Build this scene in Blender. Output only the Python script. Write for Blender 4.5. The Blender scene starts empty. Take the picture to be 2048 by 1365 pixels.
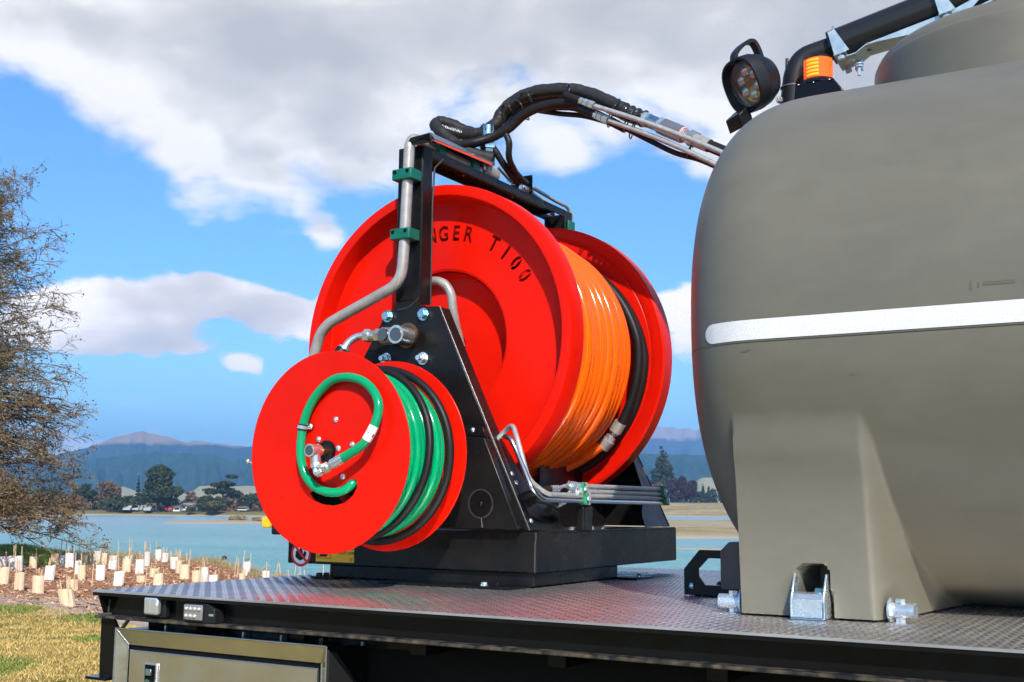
import bpy, bmesh, math, random
import numpy as np
from mathutils import Vector, Matrix, noise
R = math.radians
PI = math.pi
random.seed(7)
rng = np.random.default_rng(7)
SC = bpy.context.scene
COL = SC.collection

# ------------------------------------------------------------------ camera
FPX, PITCH, YAW, ROLL = 2350.0, .1378, .5383, .008
CAM = Vector((0, 0, 1.48))
HEAD = Vector((-math.sin(YAW), math.cos(YAW), 0))
FWD = HEAD * math.cos(PITCH) + Vector((0, 0, math.sin(PITCH)))
RT0 = Vector((math.cos(YAW), math.sin(YAW), 0))
UP0 = RT0.cross(FWD)
RT = RT0 * math.cos(ROLL) + UP0 * math.sin(ROLL)
UP = UP0 * math.cos(ROLL) - RT0 * math.sin(ROLL)
cd = bpy.data.cameras.new('camera')
cd.sensor_width = 36
cd.lens = FPX / 2048 * 36
cd.clip_start = .05
cd.clip_end = 20000
cam = bpy.data.objects.new('camera', cd)
COL.objects.link(cam)
m = Matrix.Identity(4)
for i in range(3):
    m[i][0], m[i][1], m[i][2], m[i][3] = RT[i], UP[i], -FWD[i], CAM[i]
cam.matrix_world = m
SC.camera = cam


def W(px, py, ax, val):
    """survey helper: the point of the plane ax=val seen in that direction of the photograph"""
    r = FWD + RT * ((px - 1024) / FPX) - UP * ((py - 682.5) / FPX)
    a = 'XYZ'.index(ax)
    return CAM + r * ((val - CAM[a]) / r[a])


def far(px, dist, z=0):
    """a spot on the ground dist metres ahead, in the column px of the photograph"""
    p = HEAD * dist + RT0 * (dist * (px - 1024) / FPX / math.cos(PITCH))
    return Vector((p.x, p.y, z))


# ------------------------------------------------------------------ render, sun, sky
SC.render.engine = 'CYCLES'
SC.cycles.use_denoising = True
SC.cycles.max_bounces = 8
SC.cycles.sample_clamp_indirect = 30
SC.cycles.blur_glossy = 0.0
SC.cycles.volume_bounces = 0
SC.view_settings.view_transform = 'Standard'
SC.view_settings.look = 'None'
SC.view_settings.exposure = 0.22
SC.view_settings.gamma = 1
SC.view_settings.use_curve_mapping = False
SUN_AZ, SUN_EL = R(39.5), R(37.3)      # azimuth from -Y towards +X
SUND = Vector((math.sin(SUN_AZ) * math.cos(SUN_EL), -math.cos(SUN_AZ) * math.cos(SUN_EL), math.sin(SUN_EL)))
sl = bpy.data.lights.new('sun', 'SUN')
sl.energy = 5.0
sl.angle = R(.5)
sl.color = (1, .955, .89)
so = bpy.data.objects.new('sun', sl)
so.rotation_euler = SUND.to_track_quat('Z', 'Y').to_euler()
COL.objects.link(so)

wd = bpy.data.worlds.new('World')
SC.world = wd
wd.use_nodes = True
NT = wd.node_tree
NT.nodes.clear()


class G:
    """small node-graph helper"""
    def __init__(s, nt): s.t = nt
    def n(s, kind, **kw):
        x = s.t.nodes.new(kind)
        for k, v in kw.items():
            setattr(x, k, v)
        return x
    def put(s, sock, v):
        if v is None: return
        if isinstance(v, bpy.types.NodeSocket): s.t.links.new(v, sock)
        else: sock.default_value = v
    def m(s, op, a, b=None, c=None, clamp=False):
        x = s.n('ShaderNodeMath', operation=op, use_clamp=clamp)
        s.put(x.inputs[0], a); s.put(x.inputs[1], b); s.put(x.inputs[2], c)
        return x.outputs[0]
    def v(s, op, a, b=None):
        x = s.n('ShaderNodeVectorMath', operation=op)
        s.put(x.inputs[0], a); s.put(x.inputs[1], b)
        return x.outputs['Value'] if op in ('LENGTH', 'DOT_PRODUCT') else x.outputs['Vector']
    def noise(s, vec, scale, detail=4, rough=.5, dist=0, out='Fac'):
        x = s.n('ShaderNodeTexNoise')
        s.put(x.inputs['Vector'], vec)
        x.inputs['Scale'].default_value = scale; x.inputs['Detail'].default_value = detail
        x.inputs['Roughness'].default_value = rough; x.inputs['Distortion'].default_value = dist
        return x.outputs[out]
    def ramp(s, fac, pts, interp='LINEAR'):
        x = s.n('ShaderNodeValToRGB')
        x.color_ramp.interpolation = interp
        e = x.color_ramp.elements
        while len(e) < len(pts): e.new(.5)
        for q, (p, c) in zip(e, pts):
            q.position = p; q.color = (c, c, c, 1) if isinstance(c, (int, float)) else (*c, 1)
        s.put(x.inputs[0], fac)
        return x.outputs[0]
    def mix(s, f, a, b, mode='MIX'):
        x = s.n('ShaderNodeMix', data_type='RGBA', blend_type=mode)
        s.put(x.inputs[0], f)
        for i, q in ((6, a), (7, b)):
            s.put(x.inputs[i], (*q, 1) if isinstance(q, tuple) and len(q) == 3 else q)
        return x.outputs[2]
    def mapr(s, f, a, b, c=0., d=1., smooth=False):
        x = s.n('ShaderNodeMapRange')
        if smooth: x.interpolation_type = 'SMOOTHSTEP'
        s.put(x.inputs[0], f)
        for i, q in zip((1, 2, 3, 4), (a, b, c, d)): x.inputs[i].default_value = q
        return x.outputs[0]
    def comb(s, x_, y_, z_):
        x = s.n('ShaderNodeCombineXYZ')
        for i, q in enumerate((x_, y_, z_)): s.put(x.inputs[i], q)
        return x.outputs[0]


g = G(NT)
tc = g.n('ShaderNodeTexCoord').outputs['Generated']
sky = g.n('ShaderNodeTexSky', sky_type='NISHITA')
sky.sun_disc = False
sky.sun_elevation = SUN_EL
sky.sun_rotation = PI - SUN_AZ
sky.air_density = 1.0
sky.dust_density = .15
sky.ozone_density = 2.5
sky.altitude = 0
SKY_S = .13
# azimuth (from the heading, degrees) and elevation of the viewing direction
rgt = g.v('DOT_PRODUCT', tc, tuple(RT0))
hed = g.v('DOT_PRODUCT', tc, tuple(HEAD))
sep = g.n('ShaderNodeSeparateXYZ'); g.put(sep.inputs[0], tc)
az = g.m('MULTIPLY', g.m('ARCTAN2', rgt, hed), 180 / PI)
el = g.m('MULTIPLY', g.m('ARCSINE', sep.outputs[2]), 180 / PI)
ae = g.comb(az, el, 0.)
wob = g.noise(tc, 9.0, 3, .5, 0, 'Color')
wv = g.v('MULTIPLY', g.v('SUBTRACT', wob, (.5, .5, .5)), (7, 5, 0))
aew = g.v('ADD', ae, wv)


def ang(px, py):
    d = (FWD + RT * ((px - 1024) / FPX) - UP * ((py - 682.5) / FPX)).normalized()
    return math.degrees(math.atan2(d.dot(RT0), d.dot(HEAD))), math.degrees(math.asin(d.z))


def blob(px, py, rx, ry, rot=0, src=None):
    a, e = ang(px, py)
    mp = g.n('ShaderNodeMapping', vector_type='TEXTURE')
    g.put(mp.inputs[0], src if src is not None else aew)
    mp.inputs[1].default_value = (a, e, 0)
    mp.inputs[2].default_value = (0, 0, R(rot))
    mp.inputs[3].default_value = (rx * .0242, ry * .0242, 1)
    gr = g.n('ShaderNodeTexGradient', gradient_type='SPHERICAL')
    g.put(gr.inputs[0], mp.outputs[0])
    return gr.outputs[1]


BL = [  # x, y, rx, ry, tilt, weight
    (170, 20, 620, 290, -14, 1.3), (700, 120, 640, 270, -12, 1.4), (1330, 60, 720, 300, -10, 1.6), (1900, 60, 620, 420, 0, 1.5),
    (450, 300, 210, 130, -28, .9), (760, 290, 230, 110, -12, .7), (1120, 320, 150, 65, -20, .85), (605, 430, 90, 60, -40, 1.0),
    (1330, 300, 220, 80, -20, .65),
    (270, 610, 170, 105, 0, 1.5), (470, 600, 170, 100, 0, 1.5), (640, 630, 170, 95, 0, 1.3), (120, 640, 160, 100, 0, .9),
    (330, 700, 300, 55, 0, 1.1), (1370, 620, 130, 80, 0, 1.3), (1390, 700, 150, 50, 0, .7), (520, 748, 85, 38, -18, .85), (930, 560, 500, 120, 0, .9),
    (75, 320, 120, 60, -30, .42), (160, 790, 190, 40, 0, .25), (1380, 760, 180, 40, 0, .4)]
HOLES = [(150, 395, 330, 170, -25, 1.1), (1010, 175, 110, 45, -30, .35), (560, 510, 420, 60, -3, 1.0), (900, 190, 150, 40, -35, .15), (1420, 470, 420, 130, 0, .9)]
fz = g.v('MULTIPLY', tc, (1, 1, 1.9))


def density(shift):
    base = tc if shift is None else g.v('ADD', tc, shift)
    src = g.v('MULTIPLY', base, (1, 1, 1.9))
    n1 = g.noise(src, 5.5, 9, .56, .25)
    n2 = g.noise(src, 1.7, 3, .5, .1)
    return n1, n2


n1, n2 = density(None)
acc = None
inside = g.mapr(g.v('LENGTH', g.v('MULTIPLY', ae, (1 / 30., 1 / 30., 0))), .95, 1.15)   # outside the surveyed part of the sky: plain drifting cumulus
acc = g.m('MULTIPLY', g.m('MULTIPLY_ADD', n2, 2.4, -1.0), g.m('MULTIPLY', inside, 1.0))
for b in BL:
    acc = g.m('MULTIPLY_ADD', blob(*b[:5]), b[5], acc)
for b in HOLES:
    acc = g.m('MULTIPLY_ADD', blob(*b[:5]), -b[5], acc)
dens = g.m('ADD', acc, g.m('MULTIPLY_ADD', n1, 3.2, -1.95))
n1b = g.noise(g.v('MULTIPLY', g.v('ADD', tc, (SUND.x * .03, SUND.y * .03, .035)), (1, 1, 1.9)), 5.5, 5, .5, .25)
relief = g.m('MULTIPLY', g.m('SUBTRACT', n1, n1b), 1.0)
mask = g.mapr(dens, -.10, .62, 0, 1, True)
lowm = g.mapr(dens, .02, .34, 0, 1, True)
hi0 = g.mapr(el, 9, 13, 0, 1, True)
mask = g.m('ADD', g.m('MULTIPLY', mask, hi0), g.m('MULTIPLY', lowm, g.m('SUBTRACT', 1.0, hi0)))
mask = g.m('MULTIPLY', mask, .97)
thick = g.mapr(dens, .25, 1.7, 0, 1, True)
hi = g.mapr(el, 9, 15, 0, 1, True)
shade = g.m('MULTIPLY', thick, g.m('MULTIPLY_ADD', hi, .8, .25))
shade = g.m('SUBTRACT', shade, g.m('MULTIPLY', relief, 3.6))
ccol = g.ramp(shade, [(0, (1.04, 1.0, .955)), (.25, (.86, .83, .79)), (.52, (.69, .665, .64)), (1, (.55, .535, .525))])
ccol = g.v('MULTIPLY', ccol, g.comb(*(g.m('MULTIPLY', g.m('MULTIPLY_ADD', g.m('SUBTRACT', 1.0, hi), k_, 1.0), 1 / SKY_S) for k_ in (.34, .26, .20))))
skc = g.v('MULTIPLY', sky.outputs[0], (.66, 1.02, 1.36))
lo = g.mapr(el, -1, 10, .8, 0, True)
hz = g.mix(lo, skc, tuple(q / SKY_S for q in (.56, .88, 1.12)))
fin = g.mix(mask, hz, ccol)
bg = g.n('ShaderNodeBackground')
g.put(bg.inputs[0], fin)
bg.inputs[1].default_value = SKY_S
wo = g.n('ShaderNodeOutputWorld')
NT.links.new(bg.outputs[0], wo.inputs[0])

# ------------------------------------------------------------------ materials
MATS = {}


def mat(name, col, rough=.5, metal=0., spec=.5, coat=0., var=.0, vscale=8., bump=0., bscale=200., rvar=0., vcol=None, trans=0., emit=None, ior=1.45, coord='Object', bdetail=3, vramp=(.35, .7)):
    if name in MATS: return MATS[name]
    M = bpy.data.materials.new(name)
    M.use_nodes = True
    gg = G(M.node_tree)
    bs = M.node_tree.nodes['Principled BSDF']
    bs.inputs['Base Color'].default_value = (*col, 1)
    bs.inputs['Roughness'].default_value = rough
    bs.inputs['Metallic'].default_value = metal
    bs.inputs['Specular IOR Level'].default_value = spec
    bs.inputs['Coat Weight'].default_value = coat
    bs.inputs['Coat Roughness'].default_value = .06
    bs.inputs['IOR'].default_value = ior
    bs.inputs['Transmission Weight'].default_value = trans
    if emit:
        bs.inputs['Emission Color'].default_value = (*emit[0], 1)
        bs.inputs['Emission Strength'].default_value = emit[1]
    co = gg.n('ShaderNodeTexCoord').outputs[coord]
    if var or vcol:
        f = gg.noise(co, vscale, 6, .6)
        f = gg.mapr(f, vramp[0], vramp[1])
        c2 = vcol if vcol else tuple(q * (1 - var) for q in col)
        gg.put(bs.inputs['Base Color'], gg.mix(f, col, c2))
    if rvar:
        f = gg.noise(co, vscale * 1.7, 5, .6)
        gg.put(bs.inputs['Roughness'], gg.mapr(f, .3, .7, max(.02, rough - rvar), rough + rvar))
    if bump:
        f = gg.noise(co, bscale, bdetail, .6)
        bp = gg.n('ShaderNodeBump')
        bp.inputs['Strength'].default_value = 1
        bp.inputs['Distance'].default_value = bump
        gg.put(bp.inputs['Height'], f)
        gg.put(bs.inputs['Normal'], bp.outputs[0])
    MATS[name] = M
    return M


RED = mat('red powder coat', (.68, .008, .0015), .30, spec=.12, var=.12, vscale=3.5, bump=.00012, bscale=420, rvar=.05)
BLACK = mat('black powder coat', (.006, .006, .0065), .30, spec=.24, bump=.00015, bscale=500, rvar=.10, vscale=9, vcol=(.012, .010, .009))
BLACKG = mat('black gloss paint', (.005, .005, .0055), .2, spec=.3, rvar=.08, vscale=6, bump=.0001, bscale=60)
RUBBER = mat('black rubber hose', (.012, .011, .011), .45, spec=.3, bump=.0003, bscale=260, var=.3)
SLEEVE = mat('woven black sleeve', (.020, .018, .017), .62, spec=.4, bump=.0022, bscale=38, var=.4, vscale=20, bdetail=5)
PLASTIC = mat('black moulded plastic', (.013, .0135, .015), .42, spec=.35, bump=.0002, bscale=300, var=.2)
ORANGE = mat('orange hose skin', (1.0, .118, .002), .13, spec=.5, var=.10, vscale=14, bump=.0004, bscale=30)
GREEN = mat('green hose skin', (.000, .30, .115), .14, spec=.5, var=.08, vscale=14, bump=.0004, bscale=40)
GREENC = mat('green clamp plastic', (.0, .13, .085), .45, var=.3, vscale=30)
STEEL = mat('stainless pipe', (.44, .41, .37), .38, .35, var=.35, vscale=22, bump=.00025, bscale=130, rvar=.1)
ZINC = mat('bright zinc plate', (.72, .76, .77), .26, .8, var=.25, vscale=34, rvar=.05, vcol=(.56, .64, .66), bump=.0001, bscale=30)
ZINCT = mat('blue passivated zinc', (.28, .52, .60), .28, 1, vcol=(.55, .66, .66), vscale=26, rvar=.1)
GALV = mat('galvanised strap', (.52, .58, .58), .36, .6, vcol=(.30, .42, .48), vscale=16, rvar=.1)
CHROME = mat('machined fitting', (.72, .68, .62), .24, .85, var=.25, vscale=40, rvar=.06)
BRASS = mat('rusty bronze washer', (.38, .20, .10), .42, 1, var=.4, vscale=60)
PIPEZ = mat('zinc coated hydraulic line', (.42, .42, .41), .40, .35, var=.3, vscale=50, bump=.0002, bscale=200)
DARKH = mat('dark hole', (.004, .004, .004), .8, spec=.1)
INK = mat('black print', (.012, .011, .010), .6, spec=.2)
WHITEP = mat('white print', (.78, .78, .77), .5, spec=.3)
YELLOW = mat('yellow label film', (.86, .43, .012), .4)
REDP = mat('red print', (.68, .012, .012), .4)
WELD = mat('painted weld bead', (.03, .028, .027), .5, bump=.001, bscale=160)


# ------------------------------------------------------------------ mesh helpers
class MB:
    def __init__(s):
        s.v = []; s.f = []
    def add(s, vs, fs):
        o = len(s.v)
        s.v += [tuple(q) for q in vs]
        s.f += [tuple(i + o for i in q) for q in fs]
        return s
    def box(s, x0, x1, y0, y1, z0, z1):
        vs = [(x, y, z) for x in (x0, x1) for y in (y0, y1) for z in (z0, z1)]
        return s.add(vs, [(0, 1, 3, 2), (4, 6, 7, 5), (0, 4, 5, 1), (2, 3, 7, 6), (0, 2, 6, 4), (1, 5, 7, 3)])
    def obox(s, c, ux, uy, uz):
        c = Vector(c); ux = Vector(ux); uy = Vector(uy); uz = Vector(uz)
        vs = [c + ux * a + uy * b + uz * d for a in (-1, 1) for b in (-1, 1) for d in (-1, 1)]
        return s.add(vs, [(0, 1, 3, 2), (4, 6, 7, 5), (0, 4, 5, 1), (2, 3, 7, 6), (0, 2, 6, 4), (1, 5, 7, 3)])
    def tube(s, path, r, n=12, cap=True, phase=0.):
        P = [Vector(q) for q in path]
        rr = r if isinstance(r, (list, tuple)) else [r] * len(P)
        T = []
        for i in range(len(P)):
            a = P[max(0, i - 1)]; b = P[min(len(P) - 1, i + 1)]
            t = (b - a)
            T.append(t.normalized() if t.length > 1e-9 else Vector((0, 0, 1)))
        N = T[0].orthogonal().normalized()
        vs = []
        for i, p in enumerate(P):
            N = (N - T[i] * N.dot(T[i]))
            N = N.normalized() if N.length > 1e-6 else T[i].orthogonal().normalized()
            B = T[i].cross(N)
            for k in range(n):
                a = 2 * PI * k / n + phase
                vs.append(p + (N * math.cos(a) + B * math.sin(a)) * rr[i])
        fs = []
        for i in range(len(P) - 1):
            for k in range(n):
                k2 = (k + 1) % n
                fs.append((i * n + k, i * n + k2, (i + 1) * n + k2, (i + 1) * n + k))
        if cap:
            fs.append(tuple(range(n - 1, -1, -1)))
            fs.append(tuple((len(P) - 1) * n + k for k in range(n)))
        return s.add(vs, fs)
    def cyl(s, p0, p1, r, n=20, r1=None):
        return s.tube([p0, p1], [r, r if r1 is None else r1], n)
    def ring(s, c, ax, ro, ri, h, n=32):
        """flat ring, c = centre of its base, ax = unit axis"""
        return s.lathe([(ri, 0), (ro, 0), (ro, h), (ri, h), (ri, 0)], c, ax, n)
    def lathe(s, prof, c, ax, n=48, a0=0., a1=2 * PI):
        c = Vector(c); ax = Vector(ax).normalized()
        u = Vector((0, 0, 1)) if abs(ax.z) < .9 else Vector((1, 0, 0))
        u = (u - ax * u.dot(ax)).normalized(); w = ax.cross(u)
        full = abs(a1 - a0 - 2 * PI) < 1e-6
        m_ = n if full else n + 1
        vs = []
        for r_, h_ in prof:
            for k in range(m_):
                a = a0 + (a1 - a0) * k / n
                vs.append(c + ax * h_ + (u * math.cos(a) + w * math.sin(a)) * r_)
        fs = []
        for i in range(len(prof) - 1):
            for k in range(n):
                k2 = (k + 1) % m_
                fs.append((i * m_ + k, (i + 1) * m_ + k, (i + 1) * m_ + k2, i * m_ + k2))
        return s.add(vs, fs)
    def prism(s, poly, ax, a, b):
        """poly: 2D points in the two remaining axes (in xyz order), extruded from a to b along ax"""
        i = 'XYZ'.index(ax)
        def P(q, t):
            v_ = list(q); v_.insert(i, t); return tuple(v_)
        n = len(poly)
        vs = [P(q, a) for q in poly] + [P(q, b) for q in poly]
        fs = [tuple(range(n - 1, -1, -1)), tuple(range(n, 2 * n))]
        fs += [(k, (k + 1) % n, n + (k + 1) % n, n + k) for k in range(n)]
        return s.add(vs, fs)
    def sphere(s, c, r, n=12, sc=(1, 1, 1)):
        vs = []; fs = []
        h = n // 2
        for i in range(h + 1):
            t = PI * i / h
            for k in range(n):
                a = 2 * PI * k / n
                vs.append((c[0] + r * sc[0] * math.sin(t) * math.cos(a), c[1] + r * sc[1] * math.sin(t) * math.sin(a), c[2] + r * sc[2] * math.cos(t)))
        for i in range(h):
            for k in range(n):
                k2 = (k + 1) % n
                fs.append((i * n + k, (i + 1) * n + k, (i + 1) * n + k2, i * n + k2))
        return s.add(vs, fs)
    def hexn(s, p0, p1, r):
        return s.tube([p0, p1], r, 6)
    def bolt(s, c, ax, r, stud=0.0, washer=True):
        c = Vector(c); ax = Vector(ax).normalized(); o = 0
        if washer:
            s.cyl(c, c + ax * r * .22, r * 1.25, 18); o = r * .22
        s.tube([c + ax * o, c + ax * (o + r * .75), c + ax * (o + r * .85)], [r, r, r * .82], 6)
        if stud: s.cyl(c + ax * (o + r * .8), c + ax * (o + r * .8 + stud), r * .5, 10)
        return s
    def button(s, c, ax, r):
        s.lathe([(0, r * .62), (r * .35, r * .62), (r * .42, r * .58), (r * .8, r * .42), (r, r * .1), (r, 0)], c, ax, 14)
        return s
    def mesh(s, name):
        me = bpy.data.meshes.new(name)
        me.from_pydata(s.v, [], s.f)
        bm = bmesh.new(); bm.from_mesh(me)
        bmesh.ops.remove_doubles(bm, verts=bm.verts, dist=1e-6)
        bmesh.ops.recalc_face_normals(bm, faces=bm.faces)
        bm.to_mesh(me); bm.free()
        return me
    def build(s, name, material, parent=None, smooth=None, bevel=0, seg=2, label=None):
        me = s.mesh(name)
        me.materials.append(material)
        o = bpy.data.objects.new(name, me)
        COL.objects.link(o)
        if parent is not None: o.parent = parent; par_fix(o)
        if bevel:
            b = o.modifiers.new('bevel', 'BEVEL')
            b.width = bevel; b.segments = seg; b.limit_method = 'ANGLE'; b.angle_limit = R(35)
            b.harden_normals = False
            smooth = 40 if smooth is None else smooth
        if smooth is not None:
            me.shade_smooth()
            me.set_sharp_from_angle(angle=R(smooth))
        if label: o['label'] = label
        return o


ORIG = {}


def par_fix(o):
    """geometry is written in world coordinates; the root empties stand at the foot of their thing"""
    r = o.parent
    while r.parent is not None: r = r.parent
    if o.parent is r or True:
        # the root carries the offset; a part directly below undoes it, deeper ones inherit
        if o.parent is r:
            o.location = -Vector(r.location)


def tag(o, label=None, cat=None, group=None, kind=None):
    if label: o['label'] = label
    if cat: o['category'] = cat
    if group: o['group'] = group
    if kind: o['kind'] = kind
    return o


def thing(name, label, cat, loc=(0, 0, 0), group=None):
    o = bpy.data.objects.new(name, None)
    o.empty_display_size = .1
    COL.objects.link(o)
    o.location = loc
    return tag(o, label, cat, group)


def cr(pts, k=8, closed=False):
    P = [Vector(p) for p in pts]
    out = []
    n = len(P)
    for i in range(n - 1):
        p0 = P[max(0, i - 1)]; p1 = P[i]; p2 = P[i + 1]; p3 = P[min(n - 1, i + 2)]
        for j in range(k):
            t = j / k
            out.append(.5 * ((2 * p1) + (p2 - p0) * t + (2 * p0 - 5 * p1 + 4 * p2 - p3) * t * t + (3 * p1 - p0 - 3 * p2 + p3) * t ** 3))
    out.append(P[-1])
    return out


def fillet(pts, rad, k=8):
    P = [Vector(p) for p in pts]
    out = [P[0]]
    for i in range(1, len(P) - 1):
        a = (P[i - 1] - P[i]); b = (P[i + 1] - P[i])
        d = min(rad, a.length * .48, b.length * .48)
        A = P[i] + a.normalized() * d; B = P[i] + b.normalized() * d
        for j in range(k + 1):
            t = j / k
            out.append(A * (1 - t) ** 2 + P[i] * 2 * t * (1 - t) + B * t * t)
    out.append(P[-1])
    return out


def text_mesh(body, size, depth=0., align='CENTER', spacing=1., bold=0.):
    c = bpy.data.curves.new('lettering', 'FONT')
    c.body = body; c.size = size; c.extrude = depth; c.align_x = align; c.align_y = 'CENTER'
    c.space_character = spacing; c.offset = bold
    c.resolution_u = 3
    o = bpy.data.objects.new('lettering', c)
    COL.objects.link(o)
    dg = bpy.context.evaluated_depsgraph_get()
    me = bpy.data.meshes.new_from_object(o.evaluated_get(dg))
    bpy.data.objects.remove(o)
    bpy.data.curves.remove(c)
    return me


def lay_text(body, size, origin, ux, uy, material, parent, name='lettering', depth=.0004, bold=0., spacing=1.):
    me = text_mesh(body, size, depth, spacing=spacing, bold=bold)
    ux = Vector(ux).normalized(); uy = Vector(uy).normalized(); n = ux.cross(uy)
    M = Matrix.Identity(4)
    for i in range(3):
        M[i][0], M[i][1], M[i][2], M[i][3] = ux[i], uy[i], n[i], origin[i]
    me.transform(M)
    me.materials.clear(); me.materials.append(material)
    me.name = name
    o = bpy.data.objects.new(name, me)
    COL.objects.link(o); o.parent = parent
    par_fix(o)
    return o


def fast_mesh(name, V, F, material, kind=None, parent=None):
    """V (n,3) array, F (m,k) array of equal sized faces"""
    me = bpy.data.meshes.new(name)
    V = np.asarray(V, np.float32); F = np.asarray(F, np.int32)
    me.vertices.add(len(V)); me.vertices.foreach_set('co', V.ravel())
    k = F.shape[1]
    me.loops.add(F.size); me.loops.foreach_set('vertex_index', F.ravel())
    me.polygons.add(len(F))
    me.polygons.foreach_set('loop_start', np.arange(0, F.size, k, dtype=np.int32))
    me.polygons.foreach_set('loop_total', np.full(len(F), k, dtype=np.int32))
    me.update(calc_edges=True)
    me.validate()
    me.materials.append(material)
    o = bpy.data.objects.new(name, me)
    COL.objects.link(o)
    if kind: o['kind'] = kind
    if parent is not None: o.parent = parent; par_fix(o)
    return o

# ================================================================== SETTING
WATER_Z = -1.9


def hzy(px): return 1008 + (px - 1024) * .008


def sst(x, a, b):
    t = np.clip((x - a) / (b - a), 0, 1)
    return t * t * (3 - 2 * t)


BE_X = [-4000, 0, 200, 300, 460, 520, 560, 700, 1200, 5000]
BE_D = [52, 51, 50, 49, 45, 40, 36.5, 30, 29, 31]


def nz(x, y, s, seed=0.):
    return noise.noise(Vector((x * s + seed, y * s - seed, seed)))


def ground_h(d, l, x, y):
    u = 1024 + l / max(d, 1.) * FPX * math.cos(PITCH)
    z = -.8 * float(sst(d, 6, 15))
    e = float(np.interp(u, BE_X, BE_D)) + 1.6 * nz(x, y, .25)
    z += .14 * nz(x, y, .35) * float(sst(d, 8, 14)) + .05 * nz(x, y, 1.4)
    z += .45 * math.exp(-((u - 40) / 110) ** 2 - ((d - 46) / 3.5) ** 2)       # low grassy hump under the tree
    z = z + (-2.9 - z) * float(sst(d, e, e + 5))
    if d > 60:
        lf = 1 - float(sst(u, 850, 1100)); rg = 1 - lf
        n_ = nz(x, y, .02, 3.) * 8 + nz(x, y, .08, 5.) * 3
        shore = 285 + n_ * .6 + 14 * nz(x, y, .004, 9.)
        za = -2.9 + 2.05 * float(sst(d, shore - 8, shore + 2)) + 1.4 * float(sst(d, shore + 60, 1200)) + .3 * nz(x, y, .03, 2)
        bar = math.exp(-((d - 188 - (u - 400) * .03) / 9) ** 2) * float(sst(u, 285, 370)) * (1 - float(sst(u, 800, 900)))
        za = max(za, -2.9 + bar * (1.42 + .15 * nz(x, y, .1, 1)))
        dn = d + n_ * .8
        zr = -2.9
        zr += 1.12 * math.exp(-((dn - 93) / 3.2) ** 2)
        b2 = float(sst(dn, 117, 126)) * (1 - float(sst(dn, 250, 268)))
        zr += b2 * (1.35 + .25 * nz(x, y, .06, 4))
        b3 = float(sst(dn, 338, 362))
        zr += b3 * (1.5 + .3 * nz(x, y, .05, 4)) + 3.9 * float(sst(dn, 380, 470)) - .6 * float(sst(dn, 500, 1500))
        z = lf * za + rg * zr
    return z


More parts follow.
